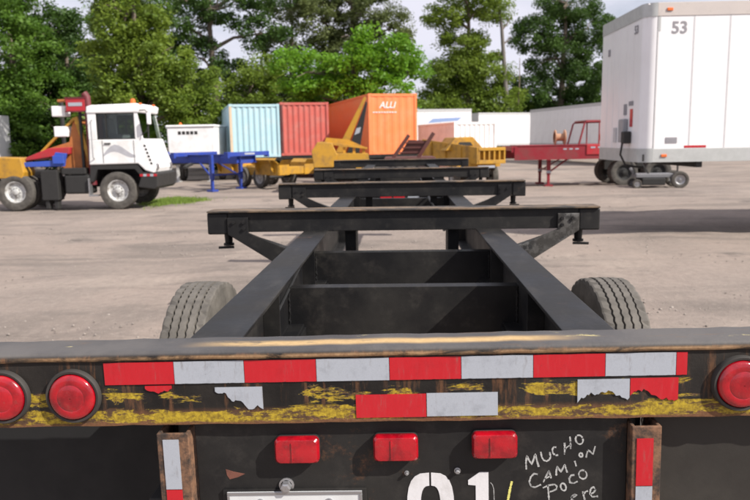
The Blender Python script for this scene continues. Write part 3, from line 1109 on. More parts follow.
tr = thing('yard_tractor', 'white cab yard tractor with an amber beacon and an orange boom behind the cab', 'truck', (-9.3, 21.3, 0))
T = offs(tr)
Y0, Y1 = 20.27, 21.85
body = T('cab_body', MB().prism([(-8.97, 1.28), (-8.93, 2.0), (-7.30, 2.0), (-7.24, 1.78), (-7.04, 1.17), (-7.10, 1.02), (-7.35, 1.10), (-7.55, 1.30)], Y0, Y1, 'y'), WHITE, bevel=0.03)
for xx in (-8.55, -7.64):
    obj('door_seam', MB().box(xx, xx + 0.015, Y0 - 0.004, Y0 + 0.01, 1.33, 1.97), DARK, body)
obj('door_handle', MB().box(-8.48, -8.30, Y0 - 0.03, Y0 - 0.001, 1.86, 1.90), DARK, body, bevel=0.006)
T('cab_roof', MB().prism([(-8.95, 2.74), (-8.93, 2.93), (-8.8, 2.97), (-7.5, 3.0), (-7.38, 2.93), (-7.43, 2.74)], Y0 - 0.03, Y1 + 0.03, 'y'), WHITE, bevel=0.03)
for ya, yb in ((Y0, Y0 + 0.07), (Y1 - 0.07, Y1)):
    T('pillar', MB().box(-8.93, -8.68, ya, yb, 1.99, 2.75), WHITE, bevel=0.015)
    T('pillar', MB().prism([(-7.58, 1.99), (-7.36, 1.99), (-7.49, 2.75), (-7.58, 2.75)], ya, yb, 'y'), WHITE, bevel=0.012)
    w = T('side_window', MB().box(-8.68, -7.58, ya + 0.03, ya + 0.036, 2.0, 2.74), GLASS)
    obj('window_frame', MB().box(-8.68, -7.58, ya + 0.01, ya + 0.06, 2.0, 2.03).box(-8.68, -7.58, ya + 0.01, ya + 0.06, 2.71, 2.74).box(-8.68, -8.65, ya + 0.01, ya + 0.06, 2.03, 2.71).box(-7.61, -7.58, ya + 0.01, ya + 0.06, 2.03, 2.71).box(-8.42, -8.39, ya + 0.012, ya + 0.058, 2.03, 2.71), DARK, w)
T('windscreen', MB().prism([(-7.36, 2.0), (-7.34, 2.0), (-7.48, 2.74), (-7.50, 2.74)], Y0 + 0.08, Y1 - 0.08, 'y'), GLASS)
T('rear_window', MB().box(-8.9, -8.895, Y0 + 0.08, Y1 - 0.08, 2.0, 2.74), GLASS)
T('driver_seat', MB().box(-8.6, -8.1, 20.75, 21.3, 1.9, 2.15).prism([(-8.62, 2.1), (-8.48, 2.1), (-8.58, 2.62), (-8.70, 2.6)], 20.78, 21.28, 'y'), plain('seat_grey', (0.3, 0.3, 0.29), 0.8), bevel=0.03)
T('steering_wheel', MB().lathe([(-0.015, 0.19), (0, 0.205), (0.015, 0.19), (0, 0.178)], 20, 'x', close=True).xform(Matrix.Translation((-7.72, 21.0, 2.18)) @ Matrix.Rotation(R(35), 4, 'Y')), DARK)
T('beacon', MB().lathe([(2.99, 0.10), (3.03, 0.10), (3.04, 0.075), (3.13, 0.07), (3.16, 0.04), (3.165, 0.001)], 14, 'z', (-7.77, 20.8, 0)), AMBER, smooth=True)
mi = T('mirror', MB().box(-7.14, -7.06, 20.05, 20.22, 2.40, 2.72), WHITE, bevel=0.02)
obj('mirror_arm', MB().tube([(-7.42, 20.28, 2.8), (-7.2, 20.14, 2.8), (-7.1, 20.13, 2.70)], 0.014, 6), DARK, mi)
obj('mirror_arm', MB().tube([(-7.4, 20.28, 2.1), (-7.2, 20.14, 2.2), (-7.1, 20.13, 2.42)], 0.014, 6), DARK, mi)
T('marker_light', MB().box(-7.46, -7.40, 20.4, 20.50, 2.97, 3.02), AMBER, bevel=0.01)
T('marker_light', MB().box(-7.46, -7.40, 21.5, 21.60, 2.97, 3.02), AMBER, bevel=0.01)
# grey swoosh on the door, worn dark marks down the slanted nose
sw = []
for k in range(9):
    t = k / 8
    sw.append((-8.55 + 0.95 * t, 1.50 + 0.12 * math.sin(t * 5.0) + 0.10 * t))
sw2 = [(x, z + 0.05 + 0.16 * math.sin(math.pi * i / 8)) for i, (x, z) in enumerate(sw)]
T('door_decal', MB().prism(sw + sw2[::-1], Y0 - 0.003, Y0 - 0.0005, 'y'), GREYW)
for k in range(6):
    xx = -7.30 + k * 0.033
    zz = 1.80 - k * 0.10
    T('nose_mark', MB().box(xx - 0.05, xx + 0.015, Y0 - 0.0025, Y0 - 0.0005, zz - 0.03, zz + 0.03), DARK)
T('front_bumper', MB().prism([(-7.6, 0.62), (-7.12, 0.55), (-7.02, 0.62), (-7.0, 1.0), (-7.1, 1.06), (-7.45, 1.05)], Y0 + 0.02, 21.95, 'y'), DARK, bevel=0.03)
for k in range(5):
    xx = -7.52 + k * 0.10
    T('reflective_tape', MB().box(xx, xx + 0.095, Y0 + 0.014, Y0 + 0.019, 0.93, 1.0), T_RED if k % 2 == 0 else T_WHT)
T('chassis_frame', MB().box(-11.9, -7.1, 20.85, 20.97, 0.62, 0.92).box(-11.9, -7.1, 21.63, 21.75, 0.62, 0.92).box(-11.9, -11.8, 20.97, 21.63, 0.62, 0.92).box(-9.3, -9.2, 20.97, 21.63, 0.65, 0.9).box(-7.3, -7.2, 20.97, 21.63, 0.65, 0.9), DARK, bevel=0.01)
T('fender', MB().prism([(-9.0, 0.8), (-8.95, 1.27), (-7.56, 1.27), (-7.4, 1.0), (-7.5, 0.95), (-7.66, 1.15), (-8.75, 1.15), (-8.9, 0.8)], Y0 + 0.03, Y1 - 0.03, 'y'), DARK)
T('engine', MB().box(-8.6, -7.5, 21.0, 21.6, 0.5, 1.2), DARK, bevel=0.05)
T('fuel_tank', MB().box(-9.75, -9.0, 20.3, 20.8, 0.45, 1.0), DARK, bevel=0.05)
T('step', MB().box(-9.02, -8.75, 20.2, 20.45, 0.38, 0.42).box(-9.02, -8.99, 20.22, 20.43, 0.42, 0.9), CHROME, bevel=0.005)
lg = T('support_leg', MB().box(-10.42, -9.92, 20.25, 20.6, 0.28, 1.15).box(-10.36, -10.24, 20.3, 20.5, 0.02, 0.3).box(-10.1, -9.98, 20.3, 20.5, 0.02, 0.3), DARK, bevel=0.02)
T('exhaust_stack', MB().tube([(-8.98, 20.5, 0.7), (-8.98, 20.5, 1.5), (-8.98, 20.5, 2.95), (-8.99, 20.5, 3.22), (-9.06, 20.5, 3.32)], 0.10, 12), MAROON, smooth=True)
T('rear_stack', MB().tube([(-10.28, 21.6, 0.9), (-10.28, 21.6, 2.2), (-10.27, 21.6, 3.15)], 0.06, 12), DARK, smooth=True)
# light rack behind the cab
rk = T('light_rack', MB().bar((-9.25, 20.55, 0.9), (-9.25, 20.55, 3.0), 0.07).bar((-9.25, 21.5, 0.9), (-9.25, 21.5, 3.0), 0.07).bar((-9.25, 20.5, 2.72), (-9.25, 21.55, 2.72), 0.06).bar((-10.2, 20.6, 2.9), (-9.2, 20.6, 2.9), 0.04), DARK, bevel=0.005)
bxs = T('sign_box', MB().box(-9.58, -9.02, 20.4, 20.48, 2.80, 3.2), REDP, bevel=0.015)
obj('sign_band', MB().box(-9.50, -9.10, 20.392, 20.399, 2.96, 3.06), T_WHT, bxs)
obj('sign_edge', MB().box(-9.6, -9.0, 20.385, 20.398, 3.17, 3.21).box(-9.6, -9.0, 20.385, 20.398, 2.79, 2.83), MAROON, bxs)
T('cabinet', MB().box(-10.06, -9.66, 20.5, 20.85, 2.68, 2.98), WHITE, bevel=0.02)
T('cabinet', MB().box(-10.06, -9.66, 20.55, 20.85, 2.10, 2.40), WHITE, bevel=0.02)
T('roof_lamp', MB().box(-9.85, -9.6, 20.45, 20.6, 3.08, 3.16), ORANGE_B, bevel=0.02)
# fifth-wheel boom and deck
T('boom', MB().prism([(-9.50, 2.62), (-9.36, 2.62), (-9.02, 1.20), (-9.75, 1.10), (-10.5, 1.62), (-10.4, 1.74), (-9.66, 1.95)], 20.62, 20.72, 'y').prism([(-9.50, 2.62), (-9.36, 2.62), (-9.02, 1.20), (-9.25, 1.15)], 21.5, 21.6, 'y').box(-9.48, -9.38, 20.72, 21.5, 2.45, 2.6), ORANGE_B, bevel=0.01)
T('boom_flange', MB().bar((-9.40, 20.6, 2.66), (-9.02, 20.6, 1.22), 0.10, 0.12).bar((-9.45, 20.6, 2.62), (-10.5, 20.6, 1.66), 0.08, 0.07), YELLOW, bevel=0.006)
T('fifth_wheel', MB().prism([(-10.95, 1.42), (-9.62, 1.60), (-9.58, 1.80), (-10.2, 1.78), (-10.9, 1.52)], 20.45, 21.5, 'y'), REDP, bevel=0.02)
T('ramp', MB().prism([(-10.97, 1.25), (-9.75, 1.25), (-9.66, 1.62), (-9.98, 1.66), (-10.1, 1.42), (-10.95, 1.38)], 20.36, 20.44, 'y').box(-10.05, -9.72, 20.30, 20.355, 1.33, 1.56), BLUEP, bevel=0.01)
T('rear_fender', MB().prism([(-11.85, 0.95), (-10.95, 0.88), (-10.88, 1.10), (-10.95, 1.52), (-11.85, 1.55)], 20.22, 20.9, 'y'), YELLOW, bevel=0.03)
for x, y, f in ((-8.2, 20.42, -1), (-8.2, 22.2, 1), (-11.2, 20.36, -1), (-11.2, 20.70, 1), (-11.2, 21.9, -1), (-11.2, 22.24, 1)):
    wheel(tr, (x + 9.3, y - 21.3, 0.53), 0.54, 0.29, RIMW, f, R(90), False)
T('grab_handle', MB().tube([(-8.80, 20.26, 1.45), (-8.80, 20.18, 1.5), (-8.80, 20.18, 2.5), (-8.80, 20.26, 2.55)], 0.016, 6), CHROME, smooth=True)
T('wiper', MB().bar((-7.335, 20.7, 2.02), (-7.42, 21.0, 2.5), 0.02), DARK)
for yy in (20.4, 21.6):
    T('headlamp', MB().lathe([(-7.09, 0.10), (-7.03, 0.10), (-7.02, 0.085), (-7.025, 0.001)], 16, 'x', (0, yy + 0.05, 1.2)), CHROME, smooth=True)
for k, mm in enumerate((REDP, BLUEP, RUBBER)):
    pts = []
    for q in range(40):
        a = q * 0.9
        pts.append((-9.1 - 0.017 * q, 21.0 + 0.14 * k + 0.05 * math.cos(a), 1.75 - 0.35 * math.sin(q / 39 * math.pi) + 0.05 * math.sin(a)))
    T('coiled_air_line', MB().tube(pts, 0.014, 6), mm, smooth=True)
T('battery_box', MB().box(-9.80, -9.10, 20.28, 20.7, 1.02, 1.2), DARK, bevel=0.02)
T('air_tank', MB().tube([(-10.9, 21.3, 0.55), (-9.9, 21.3, 0.55)], 0.15, 14), DARK, smooth=True)
T('mud_flap', MB().box(-11.95, -11.93, 20.2, 20.85, 0.25, 0.95), RUBBER)
T('axle', MB().tube([(-8.2, 20.5, 0.53), (-8.2, 22.1, 0.53)], 0.07, 10).tube([(-11.2, 20.5, 0.53), (-11.2, 22.1, 0.53)], 0.09, 10), DARK)


# ------------------------------------------------------------------ generic chassis
def gen_chassis(name, label, loc, rz, L, mat, zt, legy, wy, wheels=True, group=None, legband=False, rimm=None):
    t = thing(name, label, 'trailer', loc, R(rz), group)
    for s in (-1, 1):
        obj('rail', ibeam_x(s * 0.45, 0.08, L - 0.08, zt - 0.42, zt - 0.10, 0.15), mat, t)
        leg = obj('landing_leg', MB().box(s * 0.85 - 0.065, s * 0.85 + 0.065, legy - 0.07, legy + 0.07, 0.45, zt - 0.101).box(s * 0.85 - 0.05, s * 0.85 + 0.05, legy - 0.05, legy + 0.05, 0.06, 0.46)
                  .box(s * 0.85 - 0.17, s * 0.85 + 0.17, legy - 0.15, legy + 0.15, -0.01, 0.06), mat, t, bevel=0.008)
        obj('leg_brace', MB().bar((s * 0.82, legy + 0.05, 0.55), (s * 0.5, legy + 0.9, zt - 0.42), 0.05), mat, t)
        if legband:
            obj('reflective_tape', MB().box(s * 0.85 - 0.072, s * 0.85 + 0.072, legy - 0.077, legy + 0.077, 0.50, 0.60), T_WHT, leg)
    obj('leg_crossbar', MB().bar((-0.8, legy, 0.62), (0.8, legy, 0.62), 0.06), mat, t)
    for y in (0.09, L * 0.5, L - 0.09):
        obj('bolster', MB().box(-1.2, 1.2, y - 0.085, y + 0.085, zt - 0.16, zt), mat, t, bevel=0.008)
        for s in (-1, 1):
            obj('bolster_end', MB().box(s * 1.2 - 0.08, s * 1.2 + 0.02, y - 0.10, y + 0.10, zt - 0.22, zt + 0.005), mat, t, bevel=0.01)
    for k in range(1, 5):
        y = L * k / 5 + 0.2
        obj('crossmember', MB().box(-0.44, 0.44, y, y + 0.08, zt - 0.36, zt - 0.18), mat, t)
    if wheels:
        for y in wy:
            obj('axle', MB().tube([(-0.95, y, 0.5), (0.95, y, 0.5)], 0.06, 10), DARK, t)
            for s in (-1, 1):
                obj('spring_hanger', MB().box(s * 0.45 - 0.05, s * 0.45 + 0.05, y - 0.3, y + 0.3, 0.56, zt - 0.421), DARK, t)
                wheel(t, (s * 1.08, y, 0.5), 0.5, 0.25, rimm or RIMW, s)
                wheel(t, (s * 0.78, y, 0.5), 0.5, 0.25, rimm or RIMW, -s)
    return t


bc = gen_chassis('container_chassis', 'empty blue skeletal chassis standing on its landing legs below the pale blue container', (-5.83, 27.46, 0), 63, 5.6, CHBLUE, 1.5, 1.2, (4.4,), False)
obj('sign_plate', MB().box(-0.3, 0.3, -0.002, 0.003, 1.39, 1.46), T_WHT, bc)
obj('gooseneck', MB().box(-0.55, 0.55, 0.18, 1.0, 1.05, 1.33), CHBLUE, bc, bevel=0.02)

# ------------------------------------------------------------------ containers
def corrugated(width, h, pitch, depth, flat=0.30):
    """panel in the xz plane facing -y, centred on x"""
    n = max(1, round(width / pitch))
    p = width / n
    pts = []
    for i in range(n):
        x = -width / 2 + i * p
        pts += [(x, 0), (x + p * flat, 0), (x + p * 0.5, depth), (x + p * (0.5 + flat), depth)]
    pts.append((width / 2, 0))
    mb = MB()
    for x, d in pts:
        mb.v += [(x, d, 0), (x, d, h)]
    for i in range(len(pts) - 1):
        a = i * 2
        mb.f.append((a, a + 2, a + 3, a + 1))
    return mb


def container(name, label, loc, rz, L, H, mat, postmat=None, cat='container', group=None, pitch=0.27, depth=0.036):
    t = thing(name, label, cat, loc, R(rz), group)
    W = 2.44
    pm = postmat or mat
    e = corrugated(W - 0.22, H - 0.26, pitch, depth)
    obj('end_panel', e, mat, t, (0, 0.02, 0.13))
    obj('door_panel', corrugated(W - 0.22, H - 0.26, 0.5, 0.02), mat, t, (0, L - 0.02, 0.13), (0, 0, math.pi))
    sd = corrugated(L - 0.22, H - 0.2, pitch, 0.036)
    sdm = sd.mesh('side_panel')
    for s in (-1, 1):
        obj('side_panel', sdm, mat, t, (s * (W / 2 - 0.012), L / 2, 0.1), (0, 0, s * math.pi / 2))
    for s in (-1, 1):
        for y0, y1 in ((0, 0.13), (L - 0.13, L)):
            obj('corner_post', MB().box(s * W / 2 - (0.12 if s > 0 else 0), s * W / 2 + (0.12 if s < 0 else 0), y0, y1, 0.12, H - 0.12), pm if s < 0 else mat, t, bevel=0.006)
            for z0 in (0, H - 0.118):
                obj('corner_casting', MB().box(s * (W / 2 + 0.004) - (0.165 if s > 0 else 0), s * (W / 2 + 0.004) + (0.165 if s < 0 else 0), min(y0, L - 0.175) - 0.004 * (y0 == 0), max(y1, 0.175) + 0.004 * (y0 > 0), z0, z0 + 0.118), mat, t, bevel=0.006)
        for z0 in (0.005, H - 0.10):
            obj('side_rail', MB().box(s * W / 2 - (0.06 if s > 0 else 0), s * W / 2 + (0.06 if s < 0 else 0), 0.18, L - 0.18, z0, z0 + 0.095), mat, t)
    for y0 in (0.0, L - 0.09):
        for z0, z1 in ((0.005, 0.135), (H - 0.135, H - 0.01)):
            obj('end_rail', MB().box(-W / 2 + 0.17, W / 2 - 0.17, y0, y0 + 0.09, z0, z1), mat, t)
    obj('roof', MB().box(-W / 2 + 0.03, W / 2 - 0.03, 0.05, L - 0.05, H - 0.03, H - 0.012), mat, t)
    obj('floor', MB().box(-W / 2 + 0.061, W / 2 - 0.061, 0.1, L - 0.1, 0.02, 0.10), DARK, t)
    return t


PBLUE = paint('pale_blue_container', (0.36, 0.54, 0.60), (0.46, 0.55, 0.56), 0.6, 0.3, 0.55, 1.6)
BEIGE = paint('beige_primer', (0.58, 0.45, 0.32), (0.4, 0.3, 0.2), 0.4, 0.1, 0.6)
RED_C = paint('faded_red_container', (0.46, 0.095, 0.075), (0.40, 0.18, 0.15), 0.6, 0.3, 0.55, 1.6)
ORANGE = paint('orange_container', (0.82, 0.21, 0.065), (0.68, 0.3, 0.16), 0.4, 0.06, 0.5, 1.4)
WHITE_C = paint('white_container', (0.80, 0.78, 0.77), (0.45, 0.4, 0.36), 0.4, 0.06, 0.5, 1.2)
TRAILER_WHITE = paint('trailer_white', (0.78, 0.77, 0.78), (0.5, 0.47, 0.45), 0.3, 0.02, 0.35, 0.8)  # one white paint shared by every box trailer

container('shipping_container', 'pale blue corrugated container with a beige corner post', (-7.15, 35.2, 1.12), 17, 12.19, 2.59, PBLUE, BEIGE)
container('shipping_container', 'faded red corrugated container beside the orange one', (-4.78, 35.95, 1.17), 17, 12.19, 2.62, RED_C, paint('dark_red_post', (0.09, 0.02, 0.02), (0.1, 0.05, 0.04), 0.5, 0.2))
oc = container('shipping_container', 'bright orange high container with white lettering on its end', (-0.36, 35.0, 1.17), 17, 12.19, 2.9, ORANGE, None, pitch=0.36, depth=0.014)
tm = text_mesh('ALLI', 0.42, 0.003, 0.25)
obj('lettering', tm, plain('white_lettering', (0.75, 0.74, 0.72), 0.5), oc, (-0.28, 0.008, 2.22), (R(90), 0, 0))
for k in range(9):
    obj('lettering_line', MB().box(-1.0 + k * 0.135, -0.9 + k * 0.135, 0.006, 0.012, 1.99, 2.04), plain('white_lettering', (0.75, 0.74, 0.72)), oc)
container('shipping_container', 'white container standing on the ground behind the yellow cart', (4.0, 38.6, 0.02), 17, 6.06, 2.72, WHITE_C)
for (x, y), who in (((-7.15, 35.2), 'pale blue'), ((-4.78, 35.95), 'red'), ((-0.36, 35.0), 'orange')):
    gen_chassis('container_chassis', 'black skeletal chassis carrying the %s container' % who, (x, y, 0), 17, 12.19, BLACK, 1.11 if who == 'pale blue' else 1.16, 2.6, (9.6, 10.9))

# ------------------------------------------------------------------ box trailers behind
def box_trailer(name, label, loc, rz, L, z0, z1, mat, W=2.6, cat='trailer', group=None, axle=True):
    """nose at x=0, body along +x, near side y=0"""
    t = thing(name, label, cat, loc, R(rz), group)
    n = max(2, round(L / 1.22))
    p = L / n
    pan = MB().box(0.012, p - 0.012, 0, 0.03, 0, z1 - z0 - 0.44).mesh('side_panel')
    for yy, ry in ((0.0, 0), (W - 0.03, 0)):
        for k in range(n):
            obj('side_panel', pan, mat, t, (k * p, yy, z0 + 0.22))
        obj('post_line', MB().box(0.002, L - 0.002, yy + 0.006, yy + 0.024, z0 + 0.2201, z1 - 0.2201), plain('trailer_grey', (0.4, 0.4, 0.42), 0.5), t)
        obj('bottom_rail', MB().box(0, L, yy - 0.006, yy + 0.036, z0, z0 + 0.2195), plain('rail_grey', (0.5, 0.5, 0.5), 0.45), t)
        obj('top_rail', MB().box(0, L, yy - 0.006, yy + 0.036, z1 - 0.2195, z1 - 0.001), plain('rail_grey', (0.5, 0.5, 0.5)), t)
    for xx in (0.0, L - 0.03):
        obj('end_panel', MB().box(xx, xx + 0.03, 0.0365, W - 0.0365, z0, z1 - 0.001), mat, t)
    obj('roof', MB().box(0.031, L - 0.031, 0.0365, W - 0.0365, z1 - 0.03, z1 - 0.002), mat, t)
    obj('floor', MB().box(0.031, L - 0.031, 0.0365, W - 0.0365, z0 + 0.02, z0 + 0.14), DARK, t)
    for s, yy in ((-1, 0.45), (1, W - 0.45)):
        obj('landing_leg', MB().box(2.6, 2.74, yy - 0.07, yy + 0.07, 0.4, z0 + 0.019).box(2.62, 2.72, yy - 0.05, yy + 0.05, 0.05, 0.41).box(2.5, 2.84, yy - 0.15, yy + 0.15, -0.01, 0.05), plain('leg_grey', (0.12, 0.12, 0.12), 0.6), t)
        if axle:
            for xx in (L - 3.2, L - 1.9):
                wheel(t, (xx, yy - s * 0.1 + s * 0.02 - s * 0.2, 0.5), 0.5, 0.26, RIMW, s, R(90))
                wheel(t, (xx, yy - s * 0.02 + s * 0.0 - s * 0.52 - s * 0.0, 0.5), 0.5, 0.26, RIMW, -s, R(90))
                obj('spring_hanger', MB().box(xx - 0.3, xx + 0.3, yy + s * -0.5 - 0.05, yy + s * -0.5 + 0.05, 0.75, z0 + 0.019), DARK, t)
    return t


RZD = math.degrees(math.atan2(-11.7, 2.9))
box_trailer('box_trailer', 'white box trailer with its shaded side behind the red trailer', (10.6, 59.5, 0), RZD, 13.7, 1.2, 4.1, TRAILER_WHITE)
box_trailer('box_trailer', 'white box trailer parked across behind the white ground container', (6.84, 63.5, 0), 22, 14.0, 1.2, 4.1, TRAILER_WHITE)
at_ = box_trailer('box_trailer', 'white box trailer with a blue and red stripe behind the orange container', (-7.9, 53.2, 0), 12, 13.7, 1.2, 4.15, TRAILER_WHITE)
obj('stripe', MB().prism([(10.2, 3.1), (12.6, 3.25), (12.9, 3.5), (10.6, 3.42)], -0.006, -0.001, 'y'), plain('stripe_blue', (0.25, 0.35, 0.6), 0.5), at_)
obj('stripe', MB().prism([(10.0, 2.6), (13.2, 2.85), (13.4, 3.1), (12.4, 3.02), (10.0, 2.95)], -0.006, -0.001, 'y'), plain('stripe_red', (0.6, 0.2, 0.16), 0.5), at_)
box_trailer('box_trailer', 'white box trailer parked across beyond the yard tractor', (-39.9, 45, 0), 0, 13.6, 1.2, 3.9, TRAILER_WHITE)

# white utility body behind the tractor
ub = thing('utility_trailer', 'low white lidded utility trailer between the tractor and the pale blue container', 'trailer', (-10.1, 35.2, 0))
bd = obj('box', MB().prism([(-1.12, 1.02), (1.12, 1.02), (1.16, 2.62), (-1.16, 2.62)], -0.9, 1.6, 'y'), WHITE, ub, bevel=0.04)
obj('lid', MB().box(-1.2, 1.2, -0.95, 1.65, 2.625, 2.74), WHITE, ub, bevel=0.04)
for k in range(5):
    obj('lettering_block', MB().box(-0.62 + k * 0.2, -0.47 + k * 0.2, -0.906, -0.9005, 2.28, 2.44), DARK, bd)
obj('lid_light', MB().lathe([(2.742, 0.08), (2.84, 0.07), (2.9, 0.001)], 10, 'z', (-0.75, 0, 0)), AMBER, ub, smooth=True)
obj('frame', MB().box(-1.0, 1.0, -0.8, 1.5, 0.85, 1.015).bar((0, -0.8, 0.9), (0, -2.2, 0.75), 0.12), DARK, ub)
for s in (-1, 1):
    wheel(ub, (s * 1.0, 0.9, 0.42), 0.42, 0.24, RIMW, s)
    obj('landing_leg', MB().box(s * 0.8 - 0.06, s * 0.8 + 0.06, -0.7, -0.58, 0.04, 0.85).box(s * 0.8 - 0.14, s * 0.8 + 0.14, -0.78, -0.5, -0.01, 0.04), RIMW, ub)


# ------------------------------------------------------------------ terminal carts with flared guides
def flare_cart(name, label, loc, rz, L, W, mat, zd, zf, lean=0.42, group=None):
    t = thing(name, label, 'trailer', loc, R(rz), group)
    for s in (-1, 1):
        obj('rail', MB().box(s * W * 0.33 - 0.09, s * W * 0.33 + 0.09, 0.12, L - 0.12, zd - 0.34, zd), mat, t, bevel=0.01)
    for y in (0.0, L * 0.33, L * 0.66, L - 0.12):
        obj('crossbeam', MB().box(-W / 2, W / 2, y, y + 0.12, zd - 0.28, zd - 0.02 if 0 < y < L - 0.2 else zd + 0.02), mat, t, bevel=0.01)
    for s in (-1, 1):
        for y0, y1 in ((0.0, 1.5), (L - 1.5, L)):
            a, b = s * W / 2, s * (W / 2 + lean)
            p = [(a, zd - 0.3), (a + s * 0.03, zd - 0.3), (a + s * 0.03, zd + 0.15), (b + s * 0.03, zf), (b, zf), (a, zd + 0.16)]
            obj('side_guide', MB().prism(p, y0 + 0.01, y1, 'y'), mat, t)
            ym = y0 + 0.15 if y0 > 0 else y1 - 0.15
            for yy in (y0 + 0.25, y1 - 0.25):
                obj('guide_rib', MB().prism([(a + s * 0.031, zd - 0.25), (a + s * 0.031, zd + 0.15), (b + s * 0.031, zf - 0.02), (b + s * 0.06, zf - 0.05), (a + s * 0.16, zd - 0.1)], yy, yy + 0.03, 'y'), mat, t)
            ye, d = (0.0, -1) if y0 == 0 else (L, 1)
            q = [(ye, zd - 0.3), (ye + d * 0.03, zd - 0.3), (ye + d * 0.03, zd + 0.1), (ye + d * (lean + 0.03), zf), (ye + d * lean, zf), (ye, zd + 0.11)]
            x0, x1 = (s * W / 2, s * W * 0.22)
            obj('end_guide', MB().prism(q, min(x0, x1), max(x0, x1), 'x'), mat, t)
    for y in (L - 1.6, 1.4):
        obj('axle', MB().tube([(-W * 0.42, y, 0.42), (W * 0.42, y, 0.42)], 0.06, 10), DARK, t)
        for s in (-1, 1):
            wheel(t, (s * W * 0.4, y, 0.42), 0.42, 0.26, RIMW, s)
            obj('axle_mount', MB().box(s * W * 0.28 - 0.06, s * W * 0.28 + 0.06, y - 0.25, y + 0.25, 0.42, zd - 0.341), DARK, t)
    return t


yc = thing('terminal_trailer', 'yellow terminal cart with a chunky end block and tilted trays below the red container', 'trailer', (-2.2, 26.0, 0), R(5))
obj('end_block', MB().prism([(-0.95, 0.92), (-0.26, 0.92), (-0.10, 1.35), (-0.30, 1.78), (-0.80, 1.82), (-1.02, 1.5)], -0.6, 0.7, 'y'), YELLOW, yc, bevel=0.02)
obj('upper_tray', MB().prism([(-0.72, 1.84), (0.98, 1.60), (0.98, 1.54), (-0.72, 1.76)], -0.2, 1.5, 'y'), YELLOW, yc)
obj('tray_lip', MB().prism([(-0.60, 1.78), (-0.52, 1.98), (0.30, 1.90), (0.95, 1.60)], 1.45, 1.5, 'y'), YELLOW, yc)
obj('lower_tray', MB().prism([(-0.2, 1.42), (1.0, 1.38), (1.02, 1.14), (-0.2, 1.12)], -0.55, 1.4, 'y'), YELLOW, yc, bevel=0.01)
for xx in (0.15, 0.5, 0.85):
    obj('tray_support', MB().box(xx - 0.05, xx + 0.05, -0.12, -0.04, 1.38, 1.62 - 0.03 * (xx > 0.3)), YELLOW, yc)
obj('rail', MB().box(-0.75, -0.55, 0.71, 5.6, 0.8, 1.1), YELLOW, yc)
obj('rail', MB().box(0.55, 0.75, -0.4, 5.6, 0.8, 1.1), YELLOW, yc)
obj('crossbeam', MB().box(-0.54, 0.54, 4.9, 5.1, 0.82, 1.08), YELLOW, yc)
obj('underframe', MB().box(-0.7, 0.8, -0.3, 1.2, 0.5, 0.915), DARK, yc, bevel=0.03)
for yy in (0.5, 4.6):
    for sx in (-1, 1):
        wheel(yc, (sx * 0.85, yy, 0.42), 0.42, 0.24, RIMW, sx)
    obj('axle', MB().tube([(-0.8, yy, 0.42), (0.8, yy, 0.42)], 0.06, 8).box(-0.6, -0.5, yy - 0.1, yy + 0.1, 0.42, 0.799).box(0.58, 0.68, yy - 0.1, yy + 0.1, 0.42, 0.799), DARK, yc)
flare_cart('terminal_trailer', 'low yellow cart beside the blue chassis', (-4.2, 28.6, 0), 48, 4.2, 1.8, YELLOW, 0.85, 1.15, 0.2)
rc = thing('terminal_trailer', 'yellow cart with slotted end frame and hood before the white ground container', 'trailer', (3.3, 26.5, 0), R(14))
for x0, x1, z0, z1 in ((-0.5, 0.55, 1.40, 1.52), (-0.5, 0.55, 0.92, 1.06)):
    obj('end_beam', MB().box(x0, x1, -0.1, 0.06, z0, z1), YELLOW, rc, bevel=0.01)
for k in range(6):
    xx = -0.5 + k * 0.198
    obj('end_post', MB().box(xx, xx + 0.06, -0.08, 0.04, 1.0605, 1.3995), YELLOW, rc, bevel=0.005)
obj('end_back', MB().box(-0.5, 0.55, 0.065, 0.09, 0.93, 1.45), YELLOW, rc)
obj('side_plate', MB().add([(-0.52, -0.1, 0.92), (-0.56, -0.1, 0.92), (-0.56, -0.1, 1.52), (-0.52, -0.1, 1.52), (-1.55, 3.6, 0.95), (-1.59, 3.6, 0.95), (-1.59, 3.6, 1.86), (-1.55, 3.6, 1.86)],
    [(0, 1, 2, 3), (4, 7, 6, 5), (0, 3, 7, 4), (1, 5, 6, 2), (3, 2, 6, 7), (0, 4, 5, 1)]), YELLOW, rc)
for k in range(3):
    obj('side_rib', MB().box(-0.86 - 0.3 * k, -0.80 - 0.3 * k, 0.85 + 1.0 * k, 0.93 + 1.0 * k, 1.0, 1.55 + 0.09 * k), YELLOW, rc)
obj('hood', MB().prism([(-1.25, 1.40), (-0.85, 1.90), (-0.15, 1.92), (0.32, 1.42)], 1.5, 2.9, 'y'), YELLOW, rc, bevel=0.02)
obj('hood_vent', MB().prism([(-0.78, 1.58), (-0.70, 1.72), (-0.25, 1.72), (-0.15, 1.58)], 1.485, 1.499, 'y'), DARK, rc)
obj('deck', MB().box(-1.2, 0.5, 0.3, 5.0, 0.80, 0.95), YELLOW, rc)
obj('lamp_bar', MB().box(-0.55, 0.1, -0.2, -0.105, 0.78, 0.86), T_WHT, rc)
for yy in (0.9, 4.2):
    for sx, xx in ((-1, -1.1), (1, 0.42)):
        wheel(rc, (xx, yy, 0.42), 0.42, 0.24, RIMW, sx)
    obj('axle', MB().tube([(-1.1, yy, 0.42), (0.42, yy, 0.42)], 0.06, 8).box(-0.8, -0.7, yy - 0.1, yy + 0.1, 0.42, 0.799).box(0.05, 0.15, yy - 0.1, yy + 0.1, 0.42, 0.799), DARK, rc)
mc = thing('tail_ramp', 'small maroon cart with a tilted guide frame in front of the orange container', 'cart', (0.4, 24.0, 0))
MC = paint('maroon_cart', (0.085, 0.022, 0.018), (0.08, 0.05, 0.04), 0.5, 0.2, 0.6)
